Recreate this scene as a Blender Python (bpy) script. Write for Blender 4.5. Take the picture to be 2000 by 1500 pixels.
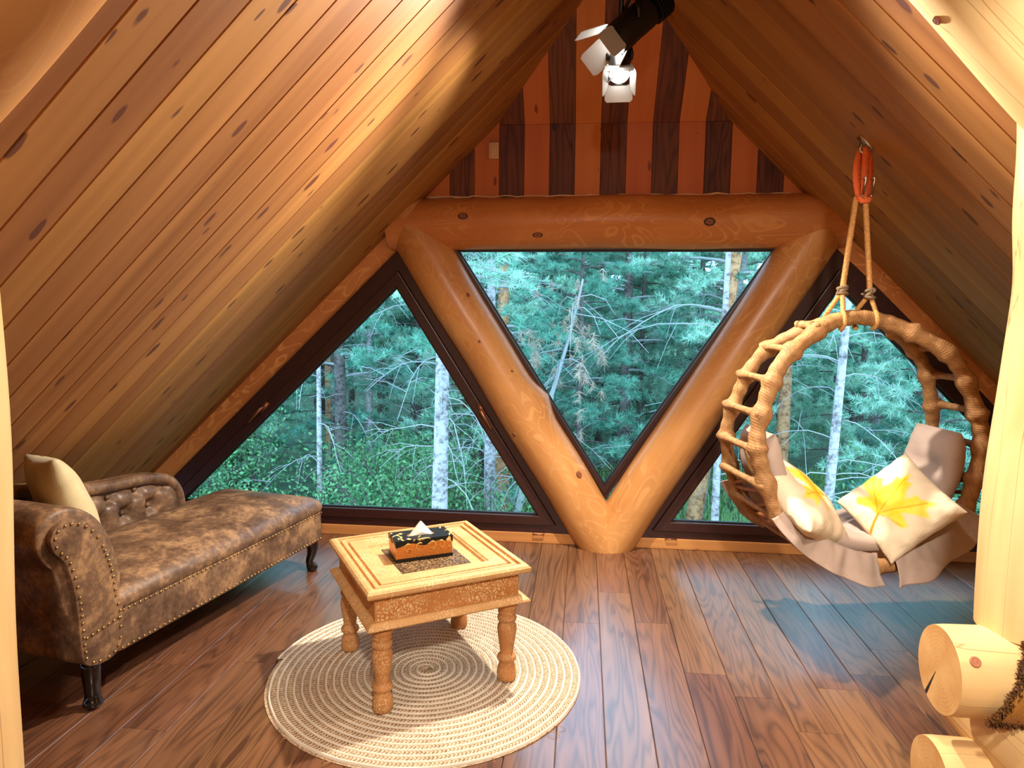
import bpy, bmesh, math, random
import numpy as np
from mathutils import Matrix, Vector
random.seed(7); rng = np.random.default_rng(11)
sc = bpy.context.scene; COL = sc.collection
for o in list(bpy.data.objects): bpy.data.objects.remove(o)

# ------------------------------------------------------------------ camera, sky, lights, exposure
YAW, PITCH, ROLL, FPX = 0.102506689, 0.107552629, 0.0105590679, 1345.0
CAMP = np.array([0., 0., 1.30])
def cam_axes():
    cy, sy = math.cos(YAW), math.sin(YAW)
    f = np.array([-sy*math.cos(PITCH), cy*math.cos(PITCH), -math.sin(PITCH)])
    r = np.array([cy, sy, 0.]); u = np.cross(r, f)
    c, s = math.cos(ROLL), math.sin(ROLL)
    return c*r+s*u, -s*r+c*u, f
CR, CU, CF = cam_axes()
def ray(x, y): return (x-1000)/FPX*CR-(y-750)/FPX*CU+CF
def at(x, y, Y):
    d = ray(x, y); return CAMP+d*(Y/d[1])
def atz(x, y, z):
    d = ray(x, y); return CAMP+d*((z-1.3)/d[2])
cd = bpy.data.cameras.new('camera'); cam = bpy.data.objects.new('camera', cd); COL.objects.link(cam)
cd.sensor_width = 36; cd.lens = FPX/2000*36; cd.clip_start = 0.02; cd.clip_end = 300
cam.matrix_world = Matrix(((CR[0], CU[0], -CF[0], 0), (CR[1], CU[1], -CF[1], 0), (CR[2], CU[2], -CF[2], 1.3), (0, 0, 0, 1)))
sc.camera = cam
w = bpy.data.worlds.new('world'); sc.world = w; w.use_nodes = True
bg = w.node_tree.nodes['Background']; bg.inputs[0].default_value = (0.36, 0.65, 1.0, 1); bg.inputs[1].default_value = 8.6
sc.view_settings.view_transform = 'Standard'; sc.view_settings.look = 'None'
sc.view_settings.exposure = 0.0; sc.view_settings.gamma = 1.0; sc.view_settings.use_curve_mapping = False
sc.cycles.caustics_reflective = False; sc.cycles.caustics_refractive = False
WARM = (1.0, 0.92, 0.80)
def lamp(name, kind, loc, power, target=None, size=0.05, cone=120, blend=0.5, col=WARM):
    l = bpy.data.lights.new(name, kind); l.energy = power; l.color = col; l.shadow_soft_size = size
    o = bpy.data.objects.new(name, l); COL.objects.link(o); o.location = loc
    if kind == 'SPOT': l.spot_size = math.radians(cone); l.spot_blend = blend
    if target is not None:
        o.rotation_euler = (Vector(target)-Vector(loc)).to_track_quat('-Z', 'Y').to_euler()
    return o
LB = Vector((0.118, 2.86, 2.225)); LA = Vector((0.0, 2.83, 2.315))
lamp('spotlight_bulb', 'SPOT', LB+Vector((-.01, -.055, -.06)), 300, LB+Vector((-.1, -.62, -.75)), 0.03, 150, 0.35)
lamp('spotlight_bulb', 'SPOT', LA+Vector((-.06, -.01, -.05)), 34, LA+Vector((-1.0, -.35, -.85)), 0.03, 98, 0.7)
lamp('unseen_loft_light', 'SPOT', (0.32, 2.05, 2.50), 50, (-.15, 2.25, 0), 0.05, 105, 0.6)
lamp('unseen_loft_light', 'SPOT', (0.30, -0.75, 2.40), 330, (-.25, 2.3, .05), 0.07, 62, 0.8)  # unseen frontal fill added behind the camera for table apron and chaise front
lamp('unseen_loft_light', 'POINT', (0.20, -1.20, 2.16), 48, size=0.08)  # added fill with no fixture of its own, lifts the gable boards
lamp('unseen_loft_light', 'SPOT', (0.62, 0.72, 2.02), 175, (1.12, 1.72, 1.28), 0.06, 78, 1.0)

# ------------------------------------------------------------------ helpers
def setp(o, label=None, cat=None, group=None, kind=None):
    if label: o['label'] = label
    if cat: o['category'] = cat
    if group: o['group'] = group
    if kind: o['kind'] = kind
    return o
def empty(name, loc=(0, 0, 0), M=None, **k):
    o = bpy.data.objects.new(name, None); COL.objects.link(o); o.empty_display_size = .1
    if M is not None: o.matrix_world = M
    else: o.location = loc
    return setp(o, **k)
def link(name, me, parent=None, M=None, **k):
    o = bpy.data.objects.new(name, me); COL.objects.link(o)
    if parent is not None: o.parent = parent
    if M is not None: o.matrix_basis = M
    return setp(o, **k)
class MB:
    def __init__(s): s.v = []; s.f = []; s.n = 0
    def add(s, V, F):
        V = np.asarray(V, float).reshape(-1, 3); s.v.append(V); b = s.n
        s.f.extend([tuple(i+b for i in f) for f in F]); s.n += len(V); return s
    def mesh(s, name, mat, smooth=True):
        me = bpy.data.meshes.new(name); me.from_pydata(np.concatenate(s.v).tolist(), [], s.f)
        if mat is not None: me.materials.append(mat)
        if smooth: me.shade_smooth()
        me.update(); return me
    def build(s, name, mat, parent=None, M=None, smooth=True, sharp=None, bevel=0, sub=0, **k):
        me = s.mesh(name, mat, smooth)
        bm = bmesh.new(); bm.from_mesh(me)
        if bevel: bmesh.ops.bevel(bm, geom=[e for e in bm.edges if len(e.link_faces) == 2 and e.calc_face_angle(0) > .5], offset=bevel, segments=2, affect='EDGES', profile=.6)
        bmesh.ops.recalc_face_normals(bm, faces=bm.faces)
        bm.to_mesh(me); bm.free()
        if smooth: me.shade_smooth()
        if smooth and sharp is not None: me.set_sharp_from_angle(angle=math.radians(sharp))
        return link(name, me, parent, M, **k)
    def box(s, lo, hi, R=None):
        x0, y0, z0 = lo; x1, y1, z1 = hi
        V = np.array([[x0,y0,z0],[x1,y0,z0],[x1,y1,z0],[x0,y1,z0],[x0,y0,z1],[x1,y0,z1],[x1,y1,z1],[x0,y1,z1]], float)
        if R is not None: V = V@np.asarray(R)[:3,:3].T+np.asarray(R)[:3,3]
        return s.add(V, [(0,3,2,1),(4,5,6,7),(0,1,5,4),(1,2,6,5),(2,3,7,6),(3,0,4,7)])
    def tube(s, P, r, sides=8, closed=False, cap=True):
        P = np.asarray(P, float); n = len(P); r = np.broadcast_to(np.asarray(r, float), (n,))
        T = np.gradient(P, axis=0) if not closed else np.roll(P, -1, 0)-np.roll(P, 1, 0)
        T /= np.linalg.norm(T, axis=1)[:, None]+1e-12
        a = np.array([0, 0, 1.]) if abs(T[0][2]) < .9 else np.array([1., 0, 0])
        N = np.cross(T[0], a); N /= np.linalg.norm(N); Ns = []
        for i in range(n):
            N = N-T[i]*(N@T[i]); N /= np.linalg.norm(N)+1e-12; Ns.append(N)
        Ns = np.array(Ns); B = np.cross(T, Ns)
        if closed:  # distribute the twist that is left over
            N2 = Ns[-1]-T[0]*(Ns[-1]@T[0]); tw = math.atan2(N2@B[0], N2@Ns[0])
            an = -tw*np.arange(n)/n
            Ns, B = Ns*np.cos(an)[:, None]+B*np.sin(an)[:, None], B*np.cos(an)[:, None]-Ns*np.sin(an)[:, None]
        th = np.arange(sides)*2*math.pi/sides
        V = P[:, None]+r[:, None, None]*(Ns[:, None]*np.cos(th)[None, :, None]+B[:, None]*np.sin(th)[None, :, None])
        F = []; m = n if closed else n-1
        for i in range(m):
            i2 = (i+1) % n
            for j in range(sides):
                j2 = (j+1) % sides; F.append((i*sides+j, i*sides+j2, i2*sides+j2, i2*sides+j))
        if cap and not closed:
            F.append(tuple(range(sides))[::-1]); F.append(tuple((n-1)*sides+j for j in range(sides)))
        return s.add(V.reshape(-1, 3), F)
    def lathe(s, prof, segs=24, M=None, ang0=0):
        prof = np.asarray(prof, float); n = len(prof); th = ang0+np.arange(segs)*2*math.pi/segs
        V = np.stack([prof[:, 0][:, None]*np.cos(th), prof[:, 0][:, None]*np.sin(th), np.repeat(prof[:, 1][:, None], segs, 1)], -1).reshape(-1, 3)
        F = []
        for i in range(n-1):
            for j in range(segs):
                j2 = (j+1) % segs; F.append((i*segs+j, i*segs+j2, (i+1)*segs+j2, (i+1)*segs+j))
        F.append(tuple(range(segs))[::-1]); F.append(tuple((n-1)*segs+j for j in range(segs)))
        if M is not None:
            M = np.asarray(M); V = V@M[:3,:3].T+M[:3,3]
        return s.add(V, F)
    def prism(s, poly, z0, z1, M=None):   # poly in xy
        poly = np.asarray(poly, float); n = len(poly)
        V = np.concatenate([np.c_[poly, np.full(n, z0)], np.c_[poly, np.full(n, z1)]])
        if M is not None:
            M = np.asarray(M); V = V@M[:3,:3].T+M[:3,3]
        F = [tuple(range(n))[::-1], tuple(range(n, 2*n))]+[(i, (i+1) % n, n+(i+1) % n, n+i) for i in range(n)]
        return s.add(V, F)
    def grid(s, G, wrap_u=False, wrap_v=False):
        G = np.asarray(G, float); nu, nv = G.shape[:2]; F = []
        for i in range(nu if wrap_u else nu-1):
            for j in range(nv if wrap_v else nv-1):
                a, b = (i+1) % nu, (j+1) % nv
                F.append((i*nv+j, a*nv+j, a*nv+b, i*nv+b))
        return s.add(G.reshape(-1, 3), F)
def frame_M(o, x, y, z):
    return Matrix(((x[0], y[0], z[0], o[0]), (x[1], y[1], z[1], o[1]), (x[2], y[2], z[2], o[2]), (0, 0, 0, 1)))
def axis_M(p0, p1, up=(0, 0, 1)):
    p0, p1 = np.array(p0, float), np.array(p1, float); x = p1-p0; x /= np.linalg.norm(x)
    y = np.cross(up, x); y /= np.linalg.norm(y); return frame_M(p0, x, y, np.cross(x, y))
def trimesh(name, V, mat):               # V (n,3,3) loose triangles
    n = len(V); me = bpy.data.meshes.new(name); me.vertices.add(n*3); me.loops.add(n*3); me.polygons.add(n)
    me.vertices.foreach_set('co', V.reshape(-1).astype(np.float32))
    me.loops.foreach_set('vertex_index', np.arange(n*3, dtype=np.int32))
    me.polygons.foreach_set('loop_start', np.arange(0, n*3, 3, dtype=np.int32))
    me.polygons.foreach_set('loop_total', np.full(n, 3, dtype=np.int32))
    me.materials.append(mat); me.update(calc_edges=True); me.validate(); return me

# ------------------------------------------------------------------ materials
def s2l(c): return tuple(((v/255)/12.92 if v/255 <= .04045 else ((v/255+.055)/1.055)**2.4) for v in c)
class NT:
    def __init__(s, name):
        s.m = bpy.data.materials.new(name); s.m.use_nodes = True; s.t = s.m.node_tree; s.t.nodes.clear()
        s.out = s.n('ShaderNodeOutputMaterial'); s.b = s.n('ShaderNodeBsdfPrincipled'); s.l(s.b.outputs[0], s.out.inputs[0])
    def n(s, t, **k):
        x = s.t.nodes.new(t)
        for a, v in k.items(): setattr(x, a, v)
        return x
    def l(s, a, b): s.t.links.new(a, b)
    def put(s, inp, v):
        if hasattr(v, 'is_linked') or hasattr(v, 'links'): s.l(v, inp)
        elif isinstance(v, (tuple, list)) and len(v) == 3 and inp.type == 'RGBA': inp.default_value = (*v, 1)
        else: inp.default_value = v
    def math(s, op, a, b=0.0, clamp=False):
        x = s.n('ShaderNodeMath', operation=op, use_clamp=clamp); s.put(x.inputs[0], a); s.put(x.inputs[1], b); return x.outputs[0]
    def vmath(s, op, a, b=(0, 0, 0)):
        x = s.n('ShaderNodeVectorMath', operation=op); s.put(x.inputs[0], a); s.put(x.inputs[1], b); return x.outputs[0]
    def coord(s, which='Object', rand=0.0):
        c = s.n('ShaderNodeTexCoord').outputs[which]
        if rand:
            r = s.n('ShaderNodeObjectInfo').outputs['Random']
            v = s.n('ShaderNodeCombineXYZ'); s.l(s.math('MULTIPLY', r, rand), v.inputs[0]); s.l(s.math('MULTIPLY', r, rand*.37), v.inputs[1]); s.l(s.math('MULTIPLY', r, rand*.71), v.inputs[2])
            c = s.vmath('ADD', c, v.outputs[0])
        return c
    def scale(s, c, sc_): return s.vmath('MULTIPLY', c, sc_)
    def noise(s, c, scale=1., detail=3., rough=.5, dist=0., out='Fac'):
        x = s.n('ShaderNodeTexNoise'); s.l(c, x.inputs['Vector']); x.inputs['Scale'].default_value = scale
        x.inputs['Detail'].default_value = detail; x.inputs['Roughness'].default_value = rough; x.inputs['Distortion'].default_value = dist; return x.outputs[out]
    def voro(s, c, scale=1., feature='F1', out='Distance', rnd=1.):
        x = s.n('ShaderNodeTexVoronoi', feature=feature); s.l(c, x.inputs['Vector']); x.inputs['Scale'].default_value = scale
        x.inputs['Randomness'].default_value = rnd; return x.outputs[out]
    def ramp(s, f, stops, interp='LINEAR'):
        x = s.n('ShaderNodeValToRGB'); s.l(f, x.inputs[0]); e = x.color_ramp.elements; x.color_ramp.interpolation = interp
        while len(e) < len(stops): e.new(.5)
        for i, (p, c) in enumerate(stops):
            e[i].position = p; e[i].color = (*c, 1) if isinstance(c, (tuple, list)) else (c, c, c, 1)
        return x.outputs[0]
    def mix(s, f, a, b, mode='MIX'):
        x = s.n('ShaderNodeMix', data_type='RGBA', blend_type=mode); s.put(x.inputs[0], f); s.put(x.inputs[6], a); s.put(x.inputs[7], b); return x.outputs[2]
    def hsv(s, c, h=.5, sat=1., val=1.):
        x = s.n('ShaderNodeHueSaturation'); s.put(x.inputs['Hue'], h); s.put(x.inputs['Saturation'], sat); s.put(x.inputs['Value'], val); s.put(x.inputs['Color'], c); return x.outputs[0]
    def rnd(s, a, b):
        r = s.n('ShaderNodeObjectInfo').outputs['Random']; return s.math('ADD', s.math('MULTIPLY', r, b-a), a)
    def bump(s, h, strength=.3, dist=.002):
        x = s.n('ShaderNodeBump'); x.inputs['Strength'].default_value = strength; x.inputs['Distance'].default_value = dist
        s.l(h, x.inputs['Height']); s.l(x.outputs[0], s.b.inputs['Normal'])
    def done(s, col, rough=.5, metal=0., spec=.5, coat=0., coat_rough=.1, sheen=0.):
        b = s.b.inputs; s.put(b['Base Color'], col); s.put(b['Roughness'], rough); b['Metallic'].default_value = metal
        b['Specular IOR Level'].default_value = spec; b['Coat Weight'].default_value = coat; b['Coat Roughness'].default_value = coat_rough
        b['Sheen Weight'].default_value = sheen; return s.m
def wood(name, dark, light, knot=None, rough=.45, grain=1., knots=(3.2, 9.), kthr=.10, var=.25, streak=.5, spec=.35, coat=0., contour=0., sat=1.):
    """planks: grain along local X"""
    n = NT(name); c = n.coord(rand=37.)
    g1 = n.noise(n.scale(c, (1.1, 26*grain, 26*grain)), 1., 4., .55, .3)
    g2 = n.noise(n.scale(c, (.5, 7*grain, 7*grain)), 1., 2., .5, .6)
    f = n.math('ADD', n.math('MULTIPLY', g1, streak), n.math('MULTIPLY', g2, 1-streak))
    if contour:
        cn = n.noise(n.scale(c, (1.0, 8.5, 8.5)), 1., 2.2, .5, .3)
        cl = n.math('ABSOLUTE', n.math('SINE', n.math('MULTIPLY', cn, contour)))
        f = n.math('ADD', n.math('MULTIPLY', f, .74), n.math('MULTIPLY', cl, .20))
    col = n.ramp(f, [(.28, dark), (.68, light)])
    col = n.hsv(col, n.rnd(.492, .508), sat, n.rnd(1-var, 1+var))
    h = f
    if knot:
        kc = n.scale(n.vmath('ADD', c, n.vmath('MULTIPLY', n.noise(c, 9., 2., out='Color'), (.05, .02, .02))), (knots[0], knots[1], knots[1]))
        d = n.voro(kc, 1.); cell = n.n('ShaderNodeSeparateColor'); n.l(n.voro(kc, 1., out='Color'), cell.inputs[0])
        big = n.math('MULTIPLY', n.math('SUBTRACT', cell.outputs[0], .22, True), kthr*2.3)
        k = n.math('SUBTRACT', 1., n.math('DIVIDE', d, n.math('ADD', big, .0001)), True)
        kk = n.ramp(k, [(0., 0.), (.22, 1.)]); ring = n.ramp(k, [(0., 0.), (.02, .45), (.3, .8), (1., 1.)])
        col = n.mix(n.math('MULTIPLY', kk, .85), col, n.mix(ring, knot, tuple(v*1.5 for v in knot)))
    n.bump(h, .12, .001)
    return n.done(col, rough, spec=spec, coat=coat, coat_rough=.18)
M = {}
M['roof'] = wood('pine_ceiling', s2l((134, 86, 44)), s2l((180, 127, 72)), s2l((70, 36, 30)), rough=.5, knots=(5.5, 17.), kthr=.16, var=.16, streak=.30)
M['gable_o'] = wood('orange_gable_board', s2l((184, 100, 50)), s2l((208, 124, 68)), s2l((104, 44, 24)), rough=.5, knots=(6.0, 17.), kthr=.15, var=.08, streak=.3)
M['gable_d'] = wood('dark_gable_board', s2l((58, 26, 20)), s2l((128, 70, 48)), s2l((36, 14, 10)), rough=.5, knots=(3., 9.), kthr=.1, var=.15, contour=34.)
M['floor'] = wood('walnut_floor', s2l((74, 46, 31)), s2l((134, 90, 60)), s2l((60, 34, 24)), rough=.34, knots=(1.0, 7.), kthr=.06, var=.14, contour=42., spec=.55, coat=.35)
M['trim'] = wood('pine_trim', s2l((176, 114, 62)), s2l((208, 148, 86)), s2l((110, 58, 30)), rough=.45, var=.05)
def logmat(name, dark, light, vein=None, veinamt=.5, rough=.42, knot=(70, 34, 22), kscale=(1.3, 3.4), kthr=.07, coat=.15, check=0.):
    n = NT(name); c = n.coord(rand=19.)
    blot = n.noise(n.scale(c, (1.4, 3.2, 3.2)), 1., 3., .55, .5)
    fine = n.noise(n.scale(c, (2.2, 40, 40)), 1., 3., .5)
    f = n.math('ADD', n.math('MULTIPLY', blot, .75), n.math('MULTIPLY', fine, .25))
    col = n.ramp(f, [(.3, dark), (.66, light)])
    if vein:
        vn = n.noise(n.scale(c, (3.4, 6.5, 6.5)), 1., 1.2, .5, 1.3)
        ln = n.math('ABSOLUTE', n.math('SINE', n.math('MULTIPLY', vn, 24.)))
        v = n.ramp(ln, [(0., 1.), (.22, .8), (.5, 0.)]); msk = n.ramp(n.noise(c, 2.6, 2.), [(.40, .12), (.62, 1.)])
        col = n.mix(n.math('MULTIPLY', n.math('MULTIPLY', v, msk), veinamt), col, vein)
    kc = n.scale(c, (kscale[0]*1.5, kscale[1], kscale[1])); d = n.voro(kc, 1.)
    cell = n.n('ShaderNodeSeparateColor'); n.l(n.voro(kc, 1., out='Color'), cell.inputs[0])
    big = n.math('MULTIPLY', n.math('SUBTRACT', cell.outputs[0], .35, True), kthr*2.5)
    k = n.math('SUBTRACT', 1., n.math('DIVIDE', d, n.math('ADD', big, .0001)), True)
    kl = s2l(knot); col = n.mix(n.ramp(k, [(0., 0.), (.12, .9)]), col, n.ramp(k, [(0., kl), (.35, tuple(v*.7 for v in kl)), (.5, tuple(v*2.6 for v in kl)), (1., tuple(v*2. for v in kl))]))
    if check:
        ck = n.noise(n.scale(c, (.45, 20, 20)), 1., 1.5, .5, .1)
        lk = n.ramp(n.math('ABSOLUTE', n.math('SUBTRACT', ck, .5)), [(0., 1.), (.008, 0.)])
        col = n.mix(n.math('MULTIPLY', lk, check), col, s2l((110, 62, 28)))
    n.bump(blot, .08, .004)
    return n.done(col, rough, spec=.35, coat=coat, coat_rough=.25)
M['log_vein'] = logmat('orange_log', s2l((180, 108, 56)), s2l((210, 142, 82)), s2l((230, 166, 98)), .75, kthr=.0)
M['log_leg'] = logmat('honey_log', s2l((176, 114, 60)), s2l((212, 154, 92)), s2l((226, 172, 108)), .5, kthr=.0)
M['log_pale'] = logmat('pale_log', s2l((206, 160, 102)), s2l((234, 200, 142)), s2l((226, 180, 118)), .18, kthr=.02, rough=.5, knot=(130, 80, 50), check=.6)
n = NT('log_end_grain'); c = n.coord(); d = n.n('ShaderNodeVectorMath', operation='LENGTH'); n.l(n.vmath('MULTIPLY', n.vmath('ADD', c, n.vmath('MULTIPLY', n.noise(c, 9., 2., out='Color'), (.012, .012, .012))), (0, 1, 1)), d.inputs[0])
rg = n.math('SINE', n.math('MULTIPLY', d.outputs['Value'], 620.)); M['log_end'] = n.done(n.ramp(n.math('ADD', n.math('MULTIPLY', rg, .05), n.noise(c, 14., 3.)), [(.3, s2l((206, 152, 92))), (.75, s2l((228, 184, 122)))]), .6, spec=.2)
def plain(name, col, rough=.5, metal=0., spec=.5, coat=0., nscale=0, namt=.15, bumpd=0., **k):
    n = NT(name); c0 = s2l(col)
    if nscale:
        f = n.noise(n.coord(), nscale, 4.); cc = n.ramp(f, [(.3, tuple(v*(1-namt) for v in c0)), (.7, tuple(min(1, v*(1+namt)) for v in c0))])
        if bumpd: n.bump(f, .4, bumpd)
    else: cc = c0
    return n.done(cc, rough, metal, spec, coat, **k)
M['frame'] = plain('dark_brown_window_frame', (52, 22, 17), .38, nscale=30, namt=.15)
M['gasket'] = plain('black_gasket', (26, 20, 20), .5)
M['black'] = plain('black_metal', (20, 18, 18), .38, spec=.4, nscale=20)
M['silver'] = plain('brushed_silver_leaf', (186, 186, 188), .5, .3)
M['steel'] = plain('steel', (190, 190, 188), .25, 1.)
M['bronze'] = plain('bronze_handle', (150, 96, 66), .35, .7)
M['white'] = plain('white_plastic', (214, 178, 140), .45)
M['caulk'] = plain('pale_caulk', (236, 206, 168), .7)
n = NT('lens_light'); n.b.inputs['Emission Color'].default_value = (1, .93, .8, 1); n.b.inputs['Emission Strength'].default_value = 26.; M['lens'] = n.done((1, 1, 1), .3)
n = NT('window_glass'); tr = n.n('ShaderNodeBsdfTransparent'); gl = n.n('ShaderNodeBsdfGlossy'); gl.inputs['Roughness'].default_value = .0
tr.inputs[0].default_value = (.93, .97, .97, 1); fr = n.n('ShaderNodeFresnel'); fr.inputs[0].default_value = 1.45
mx = n.n('ShaderNodeMixShader'); n.l(n.math('MULTIPLY', fr.outputs[0], .25), mx.inputs[0]); n.l(tr.outputs[0], mx.inputs[1]); n.l(gl.outputs[0], mx.inputs[2]); n.l(mx.outputs[0], n.out.inputs[0]); M['glass'] = n.m
# leather
n = NT('brown_suede_leather'); c = n.coord(); b1 = n.noise(n.scale(c, (7, 7, 7)), 1., 5., .66, .5); b2 = n.noise(c, 50., 4., .65)
f = n.math('ADD', n.math('MULTIPLY', b1, .66), n.math('MULTIPLY', b2, .34)); col = n.ramp(f, [(.36, s2l((70, 50, 38))), (.50, s2l((112, 84, 62))), (.62, s2l((164, 126, 88)))])
n.bump(n.noise(c, 140., 3.), .15, .001); M['leather'] = n.done(col, n.ramp(b1, [(.35, .34), (.65, .62)]), spec=.4)
M['nail'] = plain('brass_nailhead', (196, 156, 96), .25, .9)
M['darkwood'] = plain('black_lacquered_leg', (20, 12, 10), .12, coat=.5)
def cloth(name, col, sc_=500., amt=.12, rough=.85, wr=0.):
    n = NT(name); c = n.coord(); c0 = s2l(col)
    wv = n.math('MULTIPLY', n.math('SINE', n.math('MULTIPLY', n.noise(c, sc_, 2.), 9.)), .5); bl = n.noise(c, 7., 3.)
    f = n.math('ADD', n.math('MULTIPLY', wv, .3), bl)
    h = wv
    if wr: h = n.math('ADD', n.math('MULTIPLY', wv, .1), n.math('MULTIPLY', n.noise(c, 16., 2., .5, 1.), wr))
    n.bump(h, .5, .004 if wr else .001)
    return n.done(n.ramp(f, [(.3, tuple(v*(1-amt) for v in c0)), (.7, tuple(min(1, v*(1+amt)) for v in c0))]), rough, spec=.15, sheen=.1)
M['pillow_beige'] = cloth('beige_woven_cotton', (206, 190, 148), 300.)
M['cloth_grey'] = cloth('taupe_cotton', (176, 154, 140), 400., wr=1.)
M['throw'] = cloth('mustard_brown_throw', (172, 118, 48), 240., .3)
M['throw_edge'] = cloth('brown_fluffy_edge', (112, 70, 30), 200., .4)
M['cotton'] = cloth('cream_cotton_strand', (232, 219, 198), 300.)
n = NT('jute_braid'); c = n.coord('UV'); sx = n.n('ShaderNodeSeparateXYZ'); n.l(c, sx.inputs[0])
ph = n.math('SINE', n.math('MULTIPLY', n.math('ADD', sx.outputs[0], n.math('MULTIPLY', n.math('ABSOLUTE', n.math('SUBTRACT', sx.outputs[1], .5)), .022)), 520.))
nz = n.noise(n.coord(), 160., 3.); f = n.math('ADD', n.math('MULTIPLY', ph, .2), nz); n.bump(ph, .5, .003)
M['jute'] = n.done(n.ramp(f, [(.22, s2l((132, 108, 84))), (.55, s2l((204, 178, 146))), (.8, s2l((228, 210, 184)))]), .9, spec=.1)
M['strand'] = plain('loose_jute', (182, 136, 84), .9)
# distressed table wood
def crackle(name, base, paint, amt, sc_=34., thr=.52):
    n = NT(name); c = n.coord(rand=5.)
    g = n.noise(n.scale(c, (3, 30, 30)), 1., 3.); bcol = n.ramp(g, [(.3, tuple(v*.78 for v in s2l(base))), (.7, s2l(base))])
    e = n.voro(n.vmath('ADD', n.scale(c, (1, 1, .7)), n.vmath('MULTIPLY', n.noise(c, 30., 2., out='Color'), (.03, .03, .03))), sc_*2.2, 'DISTANCE_TO_EDGE')
    flake = n.ramp(e, [(.10, 0.), (.2, 1.)]); msk = n.ramp(n.noise(c, 8., 4., .6), [(thr-.09, 0.), (thr+.09, 1.)])
    m = n.math('MULTIPLY', n.math('MULTIPLY', flake, msk), amt); n.bump(m, .4, .002)
    return n.done(n.mix(m, bcol, s2l(paint)), .55, spec=.3)
M['table'] = crackle('washed_mango_wood', (214, 164, 106), (236, 204, 154), .6, 44., .48)
M['crackle'] = crackle('crackled_apron', (204, 136, 74), (236, 204, 152), .85, 52., .44)
M['leg_crackle'] = crackle('crackled_leg', (196, 134, 78), (228, 190, 138), .7, 60., .48)
n = NT('carved_inlay'); c = n.coord(); e = n.voro(c, 70., 'DISTANCE_TO_EDGE'); e2 = n.math('SINE', n.math('MULTIPLY', n.noise(c, 60., 2.), 30.))
f = n.math('ADD', n.math('MULTIPLY', e, 1.), n.math('MULTIPLY', e2, .25)); n.bump(f, .6, .004); M['inlay'] = n.done(n.ramp(f, [(.0, s2l((60, 40, 20))), (.35, s2l((132, 100, 60))), (.7, s2l((180, 146, 96)))]), .5)
# tissue box
n = NT('gilt_scroll_box'); c = n.coord(); vd = n.voro(c, 26.); sp = n.math('SINE', n.math('ADD', n.math('MULTIPLY', vd, 34.), n.math('MULTIPLY', n.noise(c, 40., 2.), 6.)))
col = n.ramp(sp, [(.30, s2l((198, 120, 48))), (.62, s2l((222, 150, 70))), (.8, s2l((150, 86, 32)))]); M['gilt'] = n.done(col, .35, metal=.15, coat=.2)
n = NT('black_gold_lid'); c = n.coord(); f = n.noise(n.scale(c, (20, 20, 20)), 1., 2., .4, 1.5); col = n.ramp(f, [(.56, s2l((26, 28, 30))), (.60, s2l((224, 186, 110))), (.68, s2l((236, 204, 140)))]); M['blackgold'] = n.done(col, .5, spec=.2)
M['goldleaf'] = plain('gold_curl', (226, 170, 84), .3, .3)
M['tissue'] = plain('white_tissue', (244, 238, 226), .9)
# rattan / rope
n = NT('rope_wrapped_hoop'); c = n.coord('UV'); sx = n.n('ShaderNodeSeparateXYZ'); n.l(c, sx.inputs[0])
ph = n.math('SINE', n.math('ADD', n.math('MULTIPLY', sx.outputs[0], 620.), n.math('MULTIPLY', sx.outputs[1], 5.)))
th = n.math('ABSOLUTE', n.math('SINE', n.math('ADD', n.math('MULTIPLY', sx.outputs[0], 34.), n.math('ADD', n.math('MULTIPLY', sx.outputs[1], 2.2), n.math('MULTIPLY', n.noise(n.coord(), 12., 2.), 3.)))))
nz = n.noise(n.coord(), 40., 3.); col = n.ramp(nz, [(.3, s2l((140, 99, 60))), (.7, s2l((174, 130, 84)))])
col = n.mix(n.ramp(th, [(0., .9), (.09, 0.)]), col, s2l((84, 50, 28))); n.bump(n.math('ADD', ph, n.math('MULTIPLY', nz, 1.5)), .22, .0015); M['hoop'] = n.done(col, .6, spec=.25)
M['rattan'] = plain('brown_rattan', (150, 88, 44), .45, nscale=30, namt=.25)
M['rope'] = plain('hemp_rope', (196, 146, 84), .8, nscale=120, namt=.25)
M['twine'] = plain('grey_brown_knot', (120, 98, 74), .8, nscale=90, namt=.35)
n = NT('orange_webbing'); c = n.coord(); sx = n.n('ShaderNodeSeparateXYZ'); n.l(c, sx.inputs[0])
wz = n.math('MULTIPLY', n.math('SINE', n.math('MULTIPLY', sx.outputs[2], 700.)), n.math('SINE', n.math('MULTIPLY', sx.outputs[0], 700.))); n.bump(wz, .5, .002)
M['webbing'] = n.done(n.ramp(wz, [(.1, s2l((236, 104, 54))), (.8, s2l((252, 150, 92)))]), .6)
# pillow with leaf (vertex attribute print)
n = NT('cream_pillow_leaf_print'); a = n.n('ShaderNodeAttribute', attribute_name='print'); sx = n.n('ShaderNodeSeparateColor'); n.l(a.outputs['Color'], sx.inputs[0])
c = n.coord(); base = n.ramp(n.noise(c, 9., 3.), [(.3, s2l((212, 194, 164))), (.7, s2l((228, 210, 182)))])
leaf = n.ramp(n.noise(c, 16., 3.), [(.3, s2l((244, 196, 40))), (.7, s2l((250, 214, 90)))])
col = n.mix(sx.outputs[0], base, leaf); col = n.mix(sx.outputs[1], col, s2l((216, 140, 34)))
n.bump(n.noise(n.scale(c, (6, 14, 14)), 1., 3., .5, 1.2), .5, .012); M['pillow_leaf'] = n.done(col, .8, spec=.15)
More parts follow.
